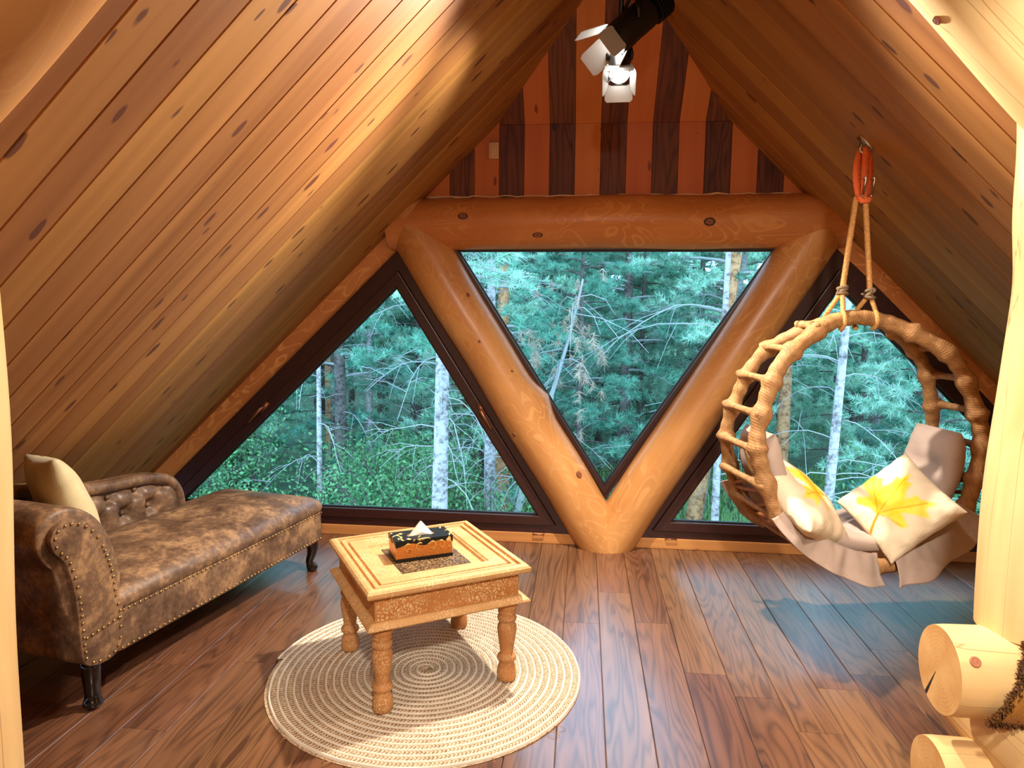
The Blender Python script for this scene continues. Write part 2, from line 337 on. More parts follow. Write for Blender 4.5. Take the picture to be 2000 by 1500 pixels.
# forest
def barkmat(name, dark, light, scl=1.):
    n = NT(name); c = n.coord(rand=9.); e = n.noise(n.scale(c, (16*scl, 16*scl, 22*scl)), 1., 4., .65, .4); z = n.noise(c, 4., 3.)
    f = n.math('ADD', n.math('MULTIPLY', e, .65), n.math('MULTIPLY', z, .40)); n.bump(f, .6, .02)
    return n.done(n.ramp(f, [(.40, s2l(dark)), (.58, s2l(light))]), .9, spec=.1)
M['bark_pale'] = barkmat('pale_bark', (92, 78, 72), (176, 162, 156)); M['bark_orange'] = barkmat('orange_bark', (128, 80, 56), (214, 150, 104), .8)
M['bark_dark'] = barkmat('dark_bark', (54, 46, 44), (110, 96, 88)); M['deadtwig'] = plain('grey_dead_twig', (150, 146, 140), .9)
def leafmat(name, a, b, trans=.25):
    n = NT(name); r = n.noise(n.coord(), 5., 3., .6); v = n.rnd(.75, 1.25); col = n.hsv(n.ramp(r, [(.3, s2l(a)), (.7, s2l(b))]), .5, 1., v)
    d = n.n('ShaderNodeBsdfDiffuse'); t = n.n('ShaderNodeBsdfTranslucent'); n.l(col, d.inputs[0]); n.l(col, t.inputs[0]); mx = n.n('ShaderNodeMixShader'); mx.inputs[0].default_value = trans
    n.l(d.outputs[0], mx.inputs[1]); n.l(t.outputs[0], mx.inputs[2]); n.l(mx.outputs[0], n.out.inputs[0]); return n.m
M['needle'] = leafmat('pine_needles', (92, 150, 118), (216, 246, 216)); M['needle_shade'] = leafmat('pine_needles_shaded', (44, 92, 76), (136, 190, 158))  # second needle colour is a darker copy, with deep-forest shade painted in
M['leafgreen'] = leafmat('shrub_leaves', (48, 98, 62), (128, 172, 112)); M['grass'] = leafmat('meadow_grass', (128, 168, 104), (176, 206, 140))
M['needle_dead'] = leafmat('dry_needles', (150, 120, 100), (206, 176, 150))
M['ground'] = plain('forest_floor', (74, 96, 66), .95, nscale=2., namt=.4)

# ------------------------------------------------------------------ the setting
XA, ZA, SL = 0.124, 2.857, 0.97           # ridge, slope
def roofz(x): return ZA-SL*abs(x-XA)
CS = 1/math.sqrt(1+SL*SL); SN = SL*CS     # cos/sin of pitch
W = 3.745
# floor
mb = MB(); mb.box((-3.1, -2.6, -.30), (3.3, 3.86, -.016)); floor = mb.build('floor', M['floor'], smooth=False, kind='structure')
def plank_mesh(name, L, wd, th, mat, ch=.002):       # along X, visible face +Z at z=0
    mb = MB(); g = .0008; y0, y1 = g, wd-g
    prof = [(y0, -th), (y1, -th), (y1, -ch), (y1-ch, 0), (y0+ch, 0), (y0, -ch)]
    V = [(x, y, z) for x in (0.0006, L-.0006) for y, z in prof]; nP = 6
    F = [tuple(range(nP))[::-1], tuple(range(nP, 2*nP))]+[(i, (i+1) % nP, nP+(i+1) % nP, nP+i) for i in range(nP)]
    mb.add(V, F); me = mb.mesh(name, mat, False)
    bm = bmesh.new(); bm.from_mesh(me); bmesh.ops.recalc_face_normals(bm, faces=bm.faces); bm.to_mesh(me); bm.free(); return me
PW = .1489; rr = random.Random(3)
for k in range(-17, 17):
    x = .092+PW*k; y = 1.35; first = True
    while y < 3.775:
        L = rr.uniform(.35, 1.5) if first else rr.uniform(1.2, 1.9); first = False
        L = min(L, 3.78-y)
        if 3.78-y-L < .25: L = 3.78-y
        me = plank_mesh('plank', L, PW, .016, M['floor'])
        link('plank', me, floor, frame_M((x+PW, y, 0), (0, 1, 0), (-1, 0, 0), (0, 0, 1))); y += L
# ceiling: two slabs, planks run from eave to ridge
mb = MB()
for sgn in (-1, 1):
    xe = XA+sgn*2.95; ze = roofz(xe); off = .022
    for (y0, y1, o0) in ((-2.6, 4.5, .022),):
        P = [(xe, y0, ze+o0/CS), (XA, y0, ZA+o0/CS), (XA, y0, ZA+.2), (xe, y0, ze+.2)]
        V = P+[(a, y1, c) for a, b, c in P]
        mb.add(V, [(0, 1, 2, 3), (7, 6, 5, 4), (0, 4, 5, 1), (1, 5, 6, 2), (2, 6, 7, 3), (3, 7, 4, 0)])
ceil = mb.build('ceiling', M['roof'], smooth=False, kind='structure')
RL = 2.93/CS; RP = .1280
me = plank_mesh('plank', RL, RP, .02, M['roof'], .003)
for sgn in (-1, 1):
    xd = np.array([-sgn*CS, 0, SN]); zd = np.array([-sgn*SN, 0, -CS])      # up the slope, inward normal
    yd = np.cross(zd, xd); xe = XA+sgn*2.93
    for k in range(-9, 14):
        y = 2.09+RP*k if sgn < 0 else 2.05+RP*k
        o = np.array([xe, y if yd[1] > 0 else y+RP, roofz(xe)])
        link('plank', me, ceil, frame_M(o, xd, yd, zd))
# far walls that close the room behind the camera
mb = MB(); mb.add([(-3.0, -2.6, -.2), (3.3, -2.6, -.2), (XA, -2.6, 3.0), (-3.0, -2.7, -.2), (3.3, -2.7, -.2), (XA, -2.7, 3.0)], [(0, 1, 2), (5, 4, 3), (0, 3, 4, 1), (1, 4, 5, 2), (2, 5, 3, 0)])
mb.build('wall_front', M['roof'], smooth=False, kind='structure')
# gable wall: backing pieces, boards as planks
mb = MB(); RX = Matrix(((1, 0, 0, 0), (0, 0, -1, 0), (0, 1, 0, 0), (0, 0, 0, 1)))   # (x,y,z)->(x,-z,y): polygon xy -> XZ wall, z -> -Y
def wallpoly(poly, y0, y1): mb.prism(poly, -y0, -y1, RX)
wallpoly([(-1.05, 1.66), (1.30, 1.66), (1.16, roofz(1.16)+.1), (.14, ZA+.1), (.11, ZA+.1), (-.92, roofz(-.92)+.1)], 3.775, 3.86)
wallpoly([(-.96, 1.66), (-.82, 1.66), (.125, .16), (.125, -.05), (.06, -.05)], 3.775, 3.84); wallpoly([(1.20, 1.66), (1.06, 1.66), (.126, .16), (.126, -.05), (.20, -.05)], 3.775, 3.84)
wallpoly([(-3.0, -.25), (3.3, -.25), (3.3, .06), (-3.0, .06)], 3.775, 3.84)
wall = mb.build('wall_back', M['gable_o'], smooth=False, kind='structure')
def gable_board(poly, dark, lean):
    # polygon in (x, h): h measured up along the board from its foot
    mbp = MB(); x0 = min(p[0] for p in poly); 
    mbp.prism([(h, -(x-x0)) for x, h in poly], -.018, 0)       # local X up the board
    if lean: up = np.array([0, -.7071, .7071]); nr = np.array([0, -.7071, -.7071]); base = np.array([x0, W, 2.272])
    else: up = np.array([0, 0, 1.]); nr = np.array([0, -1., 0]); base = np.array([x0, W, 1.74])
    yd = np.cross(nr, up)
    mbp.build('plank', M['gable_d' if dark else 'gable_o'], wall, frame_M(base, up, yd, nr), smooth=False, bevel=.0015)
for k in range(-2, 15):
    x0 = -.733+.1336*k+.0006; x1 = x0+.1336-.0012; dark = k % 2 == 0
    def rz(x): return roofz(x)+.015
    top = 2.272
    xs = [x0, x1]
    if x0 < XA < x1: xs = [x0, XA, x1]
    pts = [(x0, 0), (x1, 0)]
    for (xa) in xs[::-1]: pts.append((xa, min(rz(xa), top)-1.74))
    xl = XA-(ZA+.015-top)/SL; xr = XA+(ZA+.015-top)/SL
    if x0 < xl < x1: pts = [(x0, 0), (x1, 0), (x1, top-1.74), (xl, top-1.74), (x0, rz(x0)-1.74)]
    if x0 < xr < x1: pts = [(x0, 0), (x1, 0), (x1, rz(x1)-1.74), (xr, top-1.74), (x0, top-1.74)]
    if min(p[1] for p in pts[2:]) > .02: gable_board(pts, dark, False)
    # leaning upper boards
    hs = [(xa, (rz(xa)-top)/.7071) for xa in xs]
    if max(h for _, h in hs) > .03:
        if x0 < xl < x1: pp = [(xl, 0), (x1, 0), (x1, (rz(x1)-top)/.7071)]
        elif x0 < xr < x1: pp = [(x0, 0), (xr, 0), (x0, (rz(x0)-top)/.7071)]
        else: pp = [(x0, 0), (x1, 0)]+[h for h in hs[::-1]]
        gable_board(pp, dark, True)
# baseboard under the windows
for i, (x0, x1) in enumerate(((-2.75, .05), (.23, 3.0))):
    mb = MB(); mb.box((x0, 3.738, 0), (x1, 3.80, .058)); mb.build('baseboard_back', M['trim'], smooth=False, bevel=.004, kind='structure')

# windows
def ring(mb, outer, inner, y0, y1):
    n_ = len(outer); V = []
    for P, y in ((outer, y0), (inner, y0), (outer, y1), (inner, y1)): V += [(x, y, z) for x, z in P]
    F = []
    for i in range(n_):
        j = (i+1) % n_
        F += [(i, j, n_+j, n_+i), (2*n_+j, 2*n_+i, 3*n_+i, 3*n_+j), (i, 2*n_+i, 2*n_+j, j), (n_+i, n_+j, 3*n_+j, 3*n_+i)]
    mb.add(V, F)
def inset(P, d):
    P = np.array(P, float); n_ = len(P); c = P.mean(0); out = []
    for i in range(n_):
        a, b, cc = P[i-1], P[i], P[(i+1) % n_]
        def off(p, q):
            t = (q-p)/np.linalg.norm(q-p); nn = np.array([-t[1], t[0]])
            if nn@(c-p) < 0: nn = -nn
            return p+nn*d, t
        p1, t1 = off(a, b); p2, t2 = off(b, cc); A = np.array([t1, -t2]).T
        s_ = np.linalg.solve(A, p2-p1); out.append(tuple(p1+t1*s_[0]))
    return out
def window(name, pane, wf, ws, handle=None):
    w_ = empty(name, (0, 0, 0), kind='structure')
    mid = inset(pane, -ws); out = inset(mid, -wf)
    mb = MB(); ring(mb, out, mid, 3.745, 3.81); mb.build('frame', M['frame'], w_, smooth=False, bevel=.004)
    mb = MB(); ring(mb, inset(mid, .0008), pane, 3.732, 3.80); mb.build('sash', M['frame'], w_, smooth=False, bevel=.005)
    mb = MB(); ring(mb, inset(pane, -.002), inset(pane, .008), 3.752, 3.77); mb.build('gasket', M['gasket'], w_, smooth=False)
    g = inset(pane, -.01); mb = MB(); mb.add([(x, 3.765, z) for x, z in g]+[(x, 3.771, z) for x, z in g], [tuple(range(len(g))), tuple(range(len(g), 2*len(g)))[::-1]]+[(i, len(g)+i, len(g)+(i+1) % len(g), (i+1) % len(g)) for i in range(len(g))])
    mb.build('glass', M['glass'], w_, smooth=False)
    return w_
w1 = window('window_1', [(-1.031, 1.419), (-2.335, .158), (-.230, .158)], .082, .055)
w2 = window('window_2', [(-.69, 1.617), (.978, 1.622), (.132, .340)], .02, .028)
w3 = window('window_3', [(1.312, 1.436), (.498, .154), (2.62, .150)], .082, .055)
def handle(par, px, py, ang, flip=1):
    p = at(px, py, 3.73); mb = MB(); mb.box((-.012, -.008, -.035), (.012, .006, .035)); 
    mb.tube([(0, 0, 0), (0, -.03, 0), (0, -.042, -.008*flip), (0, -.042, -.05*flip), (0, -.038, -.12*flip)], [.008, .008, .009, .008, .006], 8)
    Rm = Matrix.Translation(Vector(p)) @ Matrix.Rotation(ang, 4, 'Y'); mb.build('handle', M['bronze'], par, Rm, bevel=0)
handle(w1, 940, 800, math.radians(-32)); handle(w1, 516, 795, math.radians(42)); handle(w3, 1468, 800, math.radians(-148))
for par, px, py in ((w1, 1052, 1042), (w3, 1310, 1051)):
    p = at(px, py, 3.735); mb = MB(); mb.tube([p+np.array([-.03, .006, .004]), p+np.array([-.03, -.012, -.002]), p+np.array([.03, -.012, -.002]), p+np.array([.03, .006, .004])], .0035, 6); mb.build('hinge', M['bronze'], par)

# logs
def log(name, p0, p1, r0, r1, mat, label, cat='log', group=None, wob=.006, bumps=(), seg=48, sides=40, endmat=None, seed=0, up=(0, 0, 1), round_=.0, parent=None):
    L = float(np.linalg.norm(np.array(p1)-np.array(p0))); rg_ = np.random.default_rng(seed); t = np.linspace(0, 1, seg); th = np.arange(sides)*2*math.pi/sides
    ph = rg_.uniform(0, 6.28, 8); am = rg_.uniform(.3, 1, 8)
    cx = wob*(np.sin(3.1*t*L+ph[0])*am[0]+.5*np.sin(7.3*t*L+ph[1])); cy_ = wob*(np.sin(2.7*t*L+ph[2])*am[2]+.5*np.sin(6.1*t*L+ph[3]))
    r = r0+(r1-r0)*t
    G = np.zeros((seg, sides, 3))
    for j, a in enumerate(th):
        rad = r*(1+.012*np.sin(5*t*L+2*a+ph[4])+.010*np.sin(9*t*L-a+ph[5]))
        for (bt, ba, bh, bw, bwa) in bumps:
            da = (a-ba+math.pi) % (2*math.pi)-math.pi
            rad = rad+bh*np.exp(-((t-bt)*L/bw)**2-(da/bwa)**2)
        G[:, j] = np.stack([t*L, cx+rad*np.cos(a), cy_+rad*np.sin(a)], -1)
    mb = MB(); mb.grid(G, wrap_v=True)
    if round_:
        for e, sg in ((0, -1), (seg-1, 1)):
            c = G[e].mean(0)
            G[e] = c+(G[e]-c)*(1-round_); 
        mb = MB(); mb.grid(G, wrap_v=True)
    mb.f.append(tuple(range(sides))[::-1]); mb.f.append(tuple((seg-1)*sides+j for j in range(sides)))
    o = mb.build(name, mat, parent, axis_M(p0, p1, up), sharp=40, label=label, cat=cat, group=group, kind=None if name == 'railing_log' else 'structure')
    if endmat is not None:
        o.data.materials.append(endmat)
        for p in o.data.polygons:
            if p.loop_total > 6: p.material_index = 1
    return o
beam = log('log_beam', (-1.06, 3.755, 1.752), (1.33, 3.755, 1.772), .137, .142, M['log_vein'], 'thick horizontal round log beam above the middle window', seed=2, wob=.003)
mb = MB(); xs = np.linspace(-.86, 1.06, 60); r_ = np.random.default_rng(4)
mb.tube([(x, 3.742, 1.897+.010*(x+1)/2+.003*math.sin(40*x)+r_.uniform(-.001, .003)) for x in xs], [.0035+.004*max(0, math.sin(9*x+2))*r_.random() for x in xs], 5); mb.build('caulk', M['caulk'], beam, axis_M((-1.06, 3.755, 1.752), (1.33, 3.755, 1.772)).inverted(), label='ragged pale foam line')
strut_l = log('log_strut', (-.99, 3.755, 1.815), (.165, 3.755, -.035), .137, .137, M['log_leg'], 'round honey log leg of the V, left of the middle window, with a bulging knot', seed=5, wob=.004, bumps=((.575, math.pi*.98, .034, .085, .75),), up=(0, 1, 0))
log('log_strut', (1.245, 3.755, 1.83), (.131, 3.755, -.035), .131, .134, M['log_leg'], 'round honey log leg of the V, right of the middle window', seed=6, wob=.004, up=(0, 1, 0))
for sgn, xl_, lab in ((-1, 'left', 'sloping log rafter against the gable above the left triangular window'), (1, 'right', 'sloping log rafter against the gable above the right triangular window')):
    a = XA+sgn*2.8; b = XA+sgn*1.05
    offn = np.array([-sgn*SN, 0, -CS])*(-.012)
    log('log_rafter', np.array([a, 3.845, roofz(a)])+offn, np.array([b, 3.845, roofz(b)])+offn, .13, .128, M['log_vein'], lab, seed=8+sgn, wob=.002)
# single knots where the photograph shows them: pixel ray against the log cylinder
def knot(parent, p0, p1, r, px_, py_, ln, wd, mat, up=(0, 0, 1)):
    Ma = np.array(axis_M(p0, p1, up)); d = ray(px_, py_); R3 = Ma[:3, :3]; o = R3.T@(CAMP-Ma[:3, 3]); d = R3.T@d
    a = d[1]**2+d[2]**2; b = 2*(o[1]*d[1]+o[2]*d[2]); c = o[1]**2+o[2]**2-r*r; disc = b*b-4*a*c
    if disc < 0: return
    t = (-b-math.sqrt(disc))/(2*a); P = o+d*t; nn = np.array([0, P[1], P[2]]); nn /= np.linalg.norm(nn); x = np.array([1., 0, 0]); y = np.cross(nn, x)
    mb = MB(); mb.lathe([(1., -.006), (1.0, .0012), (.86, .0030), (.70, .0022), (.30, .0030), (.01, .0034)], 18); V = mb.v[0]; V[:, 0] *= ln; V[:, 1] *= wd; V[:, 2] *= 1.0
    mb.build('knot', mat, parent, frame_M(P, x, y, nn))
n = NT('dark_log_knot'); c = n.coord(); d_n = n.n('ShaderNodeVectorMath', operation='LENGTH'); n.l(n.vmath('MULTIPLY', c, (38, 54, 0)), d_n.inputs[0])
M['knot'] = n.done(n.ramp(d_n.outputs['Value'], [(.0, s2l((110, 58, 38))), (.55, s2l((150, 88, 60))), (.8, s2l((62, 28, 20))), (1., s2l((70, 32, 22)))]), .5)
M['knot_pale'] = plain('pinkish_log_knot', (166, 104, 70), .6, nscale=60)
BP = ((-1.06, 3.755, 1.752), (1.33, 3.755, 1.772))
for px_, py_, ln, wd in ((904, 422, .026, .017), (1050, 459, .027, .015), (1386, 433, .029, .021)): knot(beam, *BP, .139, px_, py_, ln, wd, M['knot'])
for px_, py_, rr_ in ((1131, 927, .013), (1004, 849, .009), (914, 576, .009), (936, 667, .006), (1000, 725, .005)): knot(strut_l, (-.99, 3.755, 1.815), (.165, 3.755, -.035), .138, px_, py_, rr_*1.5, rr_*1.25, M['knot'], (0, 1, 0))
# near frame on the left: rafter and post
def roofpt(sgn, dx, Y, off): return np.array([XA+sgn*dx, Y, roofz(XA+sgn*dx)])+np.array([-sgn*SN, 0, -CS])*off
log('log_rafter', roofpt(-1, 2.3, .96, .06), roofpt(-1, .25, .98, .06), .14, .14, M['log_leg'], 'near orange log rafter crossing the upper left corner', seed=11, wob=.012)
rf_r = log('log_rafter', roofpt(1, 2.2, 1.745, .035), roofpt(1, .25, 1.745, .035), .145, .145, M['log_pale'], 'bright pale log rafter above the right log post', seed=12, wob=.012)
log('log_post', (-1.235, 1.16, 0.), (-1.205, 1.16, 1.56), .112, .112, M['log_pale'], 'pale straight log post at the left edge beside the chaise', seed=13, wob=.004, up=(0, 1, 0))
log('log_post', (1.152, 1.80, .512), (1.142, 1.80, 1.92), .120, .116, M['log_pale'], 'crooked pale log post standing on the stacked log ends', seed=14, wob=.012, bumps=((.0, math.pi, .012, .2, 1.), (.25, math.pi, .010, .28, 1.1), (.62, math.pi*.9, -.008, .12, 1.2), (.85, math.pi, -.012, .14, 1.2)), up=(0, 1, 0))
end = M['log_end']
for px_, py_ in ((1829, 41), (1962, 36)): knot(rf_r, roofpt(1, 2.2, 1.745, .035), roofpt(1, .25, 1.745, .035), .147, px_, py_, .011, .008, M['knot'])
upl = log('railing_log', (.912, 1.76, .406), (2.1, 1.76, .406), .110, .112, M['log_pale'], 'upper sawn log with a split end face under the log post', endmat=end, seed=15, wob=.003, round_=.02)
knot(upl, (.912, 1.76, .406), (2.1, 1.76, .406), .1145, 1905, 1293, .013, .013, M['knot_pale'])
mb = MB(); mb.add([(-.0008, .012, -.012), (-.0008, .056, -.088), (-.0008, .047, -.093), (.02, .012, -.012), (.02, .056, -.088), (.02, .047, -.093)], [(0, 1, 2), (5, 4, 3), (0, 3, 4, 1), (1, 4, 5, 2), (2, 5, 3, 0)]); mb.build('split', M['gasket'], upl, smooth=False)
log('railing_log', (1.125, 2.0, .232), (1.165, .55, .232), .112, .112, M['log_pale'], 'log running towards the viewer between the two sawn log ends', endmat=end, seed=16, wob=.004)
log('railing_log', (.912, 1.76, .106), (2.1, 1.76, .106), .106, .108, M['log_pale'], 'lower sawn log end lying on the floor at the right', endmat=end, seed=17, wob=.003, round_=.02)

# ------------------------------------------------------------------ chaise
CH = frame_M((-1.531, 1.927, 0), (.199, .98, 0), (-.98, .199, 0), (0, 0, 1))
ch = empty('chaise_longue', M=CH, label='brown suede chaise longue with scroll arm and nailhead trim under the left slope', cat='chaise')
def rrect(x0, x1, y0, y1, r, k=6, rn=None):
    P = []
    for cx, cy, a0, rr_ in ((x1-r, y1-r, 0, r), (x0+r, y1-r, 90, r), (x0+r, y0+r, 180, r), (x1-r, y0+r, 270, r)):
        for i in range(k+1):
            a = math.radians(a0+90*i/k); P.append((cx+rr_*math.cos(a), cy+rr_*math.sin(a)))
    return P
def offset_poly(P, d):
    P = np.array(P, float); n_ = len(P); A = .5*np.sum(P[:, 0]*np.roll(P[:, 1], -1)-np.roll(P[:, 0], -1)*P[:, 1]); sg = 1 if A > 0 else -1
    t = np.roll(P, -1, 0)-np.roll(P, 1, 0); t /= np.linalg.norm(t, axis=1)[:, None]
    return P+sg*np.stack([t[:, 1], -t[:, 0]], 1)*d
def smooth_poly(P, it=2):
    P = np.array(P, float)
    for _ in range(it):
        Q = np.roll(P, -1, 0); P = np.stack([.75*P+.25*Q, .25*P+.75*Q], 1).reshape(-1, 2)
    return P
SE = 1.335; TD = .60
base = rrect(.08, SE, .0, TD, .05)
mb = MB(); mb.prism(base, .155, .300); mb.build('base', M['leather'], ch, bevel=.008, sharp=35)
# upholstered top: rings from the edge to the middle
rings = []; cx, cy = (.08+SE)/2, TD/2; hl, hw = (SE-.08)/2, TD/2; P0 = np.array(base)
prof = [(0, .300), (-.004, .306), (-.006, .320), (-.004, .333), (.006, .350), (.022, .363), (.05, .375), (.09, .387), (.14, .399), (.19, .408), (.25, .413), (.296, .414)]
for dd, z in prof:
    fx, fy = 1-dd/hl, 1-dd/hw
    rings.append([(cx+(x-cx)*fx, cy+(y-cy)*fy, z+.012*math.sin((x-.2)*3)) if z > .34 else (cx+(x-cx)*fx, cy+(y-cy)*fy, z) for x, y in P0])
mb = MB(); mb.grid(np.array(rings), wrap_v=True); mb.f.append(tuple((len(rings)-1)*len(P0)+j for j in range(len(P0)))); mb.build('seat', M['leather'], ch)
arm0 = [(-.03, .16), (.115, .150), (.127, .304), (.113, .345), (.104, .44), (.083, .516), (.052, .588), (.006, .636), (-.05, .658), (-.098, .646), (-.117, .608), (-.104, .563), (-.072, .532), (-.060, .49), (-.047, .43), (-.040, .353), (-.038, .257)]
arm = smooth_poly(arm0, 2); fat = []
for p, q in zip(arm, offset_poly(arm, .034)):
    k_ = min(1, max(0, (p[1]-.28)/.12)); k_ = k_*k_*(3-2*k_); fat.append(p+(q-p)*k_)
RY = Matrix(((1, 0, 0, 0), (0, 0, 1, 0), (0, 1, 0, 0), (0, 0, 0, 1)))     # poly (s,z) extruded along t
G = []
fat = np.array(fat); cen = fat.mean(0)
for t, sh in ((.012, .94), (.016, .985), (.028, 1.), (.10, 1.01), (.30, 1.01), (.50, 1.01), (.555, 1.), (.572, .97)):
    G.append([((cen+(p-cen)*sh)[0], t, (cen+(p-cen)*sh)[1]) for p in fat])
mb = MB(); mb.grid(np.array(G), wrap_v=True); mb.f += [tuple(range(len(fat))), tuple((len(G)-1)*len(fat)+j for j in range(len(fat)))[::-1]]
mb.build('scroll_arm', M['leather'], ch, sharp=60)
mb = MB(); mb.prism(arm, -.008, .03, RY); mb.build('arm_front_panel', M['leather'], ch, bevel=.005, sharp=40)
# backrest, tufted
bt = [(-.08, .30), (.945, .30), (.955, .38), (.945, .45), (.918, .50), (.87, .543), (.79, .566), (.69, .578), (.57, .583), (.47, .592), (.36, .615), (.25, .648), (.14, .658), (.0, .645), (-.08, .628)]
btop = np.array(bt[1:])
mb = MB(); bp = np.array(bt[:1]+[tuple(p) for p in smooth_poly(bt, 2)])
bp = smooth_poly(bt, 2); mb.prism(bp, .515, .588, RY); mb.build('backrest', M['leather'], ch, bevel=.018, sharp=50)
rim = offset_poly(smooth_poly(bt, 2), -.022); pts = [(p[0], .512, p[1]) for p in rim if p[1] > .36 and p[0] > -.06]
k0 = int(np.argmax([p[0]-p[2] for p in pts])); pts = sorted(pts, key=lambda p: math.atan2(p[2]-.30, p[0]-.3))
mb = MB(); mb.tube(pts, .026, 10); mb.build('border_roll', M['leather'], ch)
btn = [(.14+.135*i+(.0675 if r else 0), .52-.085*r) for r in range(2) for i in range(6)]
btn = [b for b in btn if b[0] < .86]
zt = lambda s: np.interp(s, *zip(*sorted([(p[0], p[1]) for p in bt[3:]])))
G = np.zeros((90, 30, 3))
for i, s_ in enumerate(np.linspace(-.05, .918, 90)):
    zz0 = .34; zz1 = zt(s_)-.045
    for j, v in enumerate(np.linspace(0, 1, 30)):
        z = zz0+(zz1-zz0)*v; bul = .034*(1-abs(2*v-1)**5)*min(1, (.93-s_)/.06)
        for bs, bz in btn: bul -= .040*math.exp(-((s_-bs)**2+(z-bz)**2)/.00075)
        for bs, bz in btn:                                # pleat lines between the buttons
            for qs, qz in ((bs+.0675, bz-.085), (bs-.0675, bz-.085)):
                dx, dz = qs-bs, qz-bz; L2 = dx*dx+dz*dz; tt = max(0, min(1, ((s_-bs)*dx+(z-bz)*dz)/L2))
                d2 = (s_-bs-tt*dx)**2+(z-bz-tt*dz)**2; bul -= .010*math.exp(-d2/.00010)
        G[i, j] = (s_, .514-max(bul, -.003), z)
mb = MB(); mb.grid(G); mb.build('tufted_panel', M['leather'], ch)
for bs, bz in btn:
    mb = MB(); mb.lathe([(.0005, .006), (.007, .005), (.010, .001), (.010, -.004), (.001, -.005)], 10, Matrix.Translation((bs, .509, bz)) @ Matrix.Rotation(math.radians(90), 4, 'X')); mb.build('button', M['leather'], ch)
for (s_, t, sx, sy) in ((.034, .040, -1, -1), (1.27, .05, 1, -1), (.02, .55, -1, 1), (1.27, .55, 1, 1)):
    mb = MB(); q = .4 if sx < 0 else 1.
    z = [.158, .14, .115, .085, .055, .035, .022, .012, .003]; off = [0, .008, .012, .008, .0, .001, .006, .010, .010]; rad = [.029, .029, .028, .026, .024, .024, .029, .031, .024] if sx < 0 else [.034, .033, .028, .022, .018, .019, .026, .028, .021]
    mb.tube([(s_+sx*o*q, t+sy*o*q, zz) for zz, o in zip(z, off)], rad, 14); mb.build('leg', M['darkwood'], ch)
nails = [(s_, -.001, .293) for s_ in np.arange(.132, SE-.03, .0225)]+[(s_, -.001, .166) for s_ in np.arange(.12, SE-.03, .0225)]
nails += [(SE+.001, t, zz) for zz in (.293, .166) for t in np.arange(.05, TD-.05, .0225)]
ap = offset_poly(arm, -.013); acc = 0; last = ap[0]
for i in range(len(ap)+1):
    p = ap[i % len(ap)]; seg = np.linalg.norm(p-last)
    acc += seg; last = p
    if acc > .019: nails.append((p[0], -.010, p[1])); acc = 0
nails += [(s_, -.010, .262+.02*(s_+.03)/.15) for s_ in np.arange(-.015, .115, .02)]
mb = MB()
for (s_, t, z) in nails:
    Rm = Matrix.Translation((s_, t, z)) @ (Matrix.Rotation(math.radians(90), 4, 'X') if t < .01 and s_ < SE else Matrix.Rotation(math.radians(90), 4, 'Y'))
    mb.lathe([(.0052, -.001), (.0044, .0022), (.0022, .0036), (.0004, .0040)], 7, Rm)
mb.build('nailhead_trim', M['nail'], ch, kind='stuff', label='rows of small brass nailheads')

# ------------------------------------------------------------------ pillows
def pillow_grid(wd, ht, th, nu=40, nv=40, wr=.004, seed=0, pinch=.06):
    r_ = np.random.default_rng(seed); a = r_.uniform(0, 6.28, 12)
    G = []
    for side in (1, -1):
        g = np.zeros((nu, nv, 3))
        for i, u in enumerate(np.linspace(-1, 1, nu)):
            for j, v in enumerate(np.linspace(-1, 1, nv)):
                k = (1-u*u)*(1-v*v); h = th/2*(max(k, 0)**.42)
                h += wr*math.sin(7*u+3*v+a[0])*math.sin(5*v-2*u+a[1])*k**.3+wr*.8*math.exp(-((1-abs(u))*5)**2)*math.sin(16*v+a[2])*k**.2+wr*.8*math.exp(-((1-abs(v))*5)**2)*math.sin(16*u+a[3])*k**.2
                e = 1-pinch*(1-v*v)*abs(u)**3 if True else 1
                x = u*wd/2*(1-pinch*(1-abs(v)**2)*abs(u)**2); y = v*ht/2*(1-pinch*(1-abs(u)**2)*abs(v)**2)
                g[i, j] = (x, y, side*h)
        G.append(g)
    return G
LEAF = [(0, 1.0), (.10, .72), (.22, .78), (.20, .52), (.30, .34), (.46, .56), (.56, .50), (.92, .62), (.80, .36), (.98, .22), (.62, .08), (.44, -.02), (.72, -.22), (.60, -.34), (.20, -.26), (.04, -.34),
        (-.04, -.34), (-.20, -.26), (-.60, -.34), (-.72, -.22), (-.44, -.02), (-.62, .08), (-.98, .22), (-.80, .36), (-.92, .62), (-.56, .50), (-.46, .56), (-.30, .34), (-.20, .52), (-.22, .78), (-.10, .72)]
def in_poly(x, y, P):
    c = False; n_ = len(P)
    for i in range(n_):
        x0, y0 = P[i]; x1, y1 = P[i-1]
        if (y0 > y) != (y1 > y) and x < (x1-x0)*(y-y0)/(y1-y0)+x0: c = not c
    return c
def segd(px, py, ax, ay, bx, by):
    dx, dy = bx-ax, by-ay; t = max(0, min(1, ((px-ax)*dx+(py-ay)*dy)/(dx*dx+dy*dy))); return math.hypot(px-ax-t*dx, py-ay-t*dy)
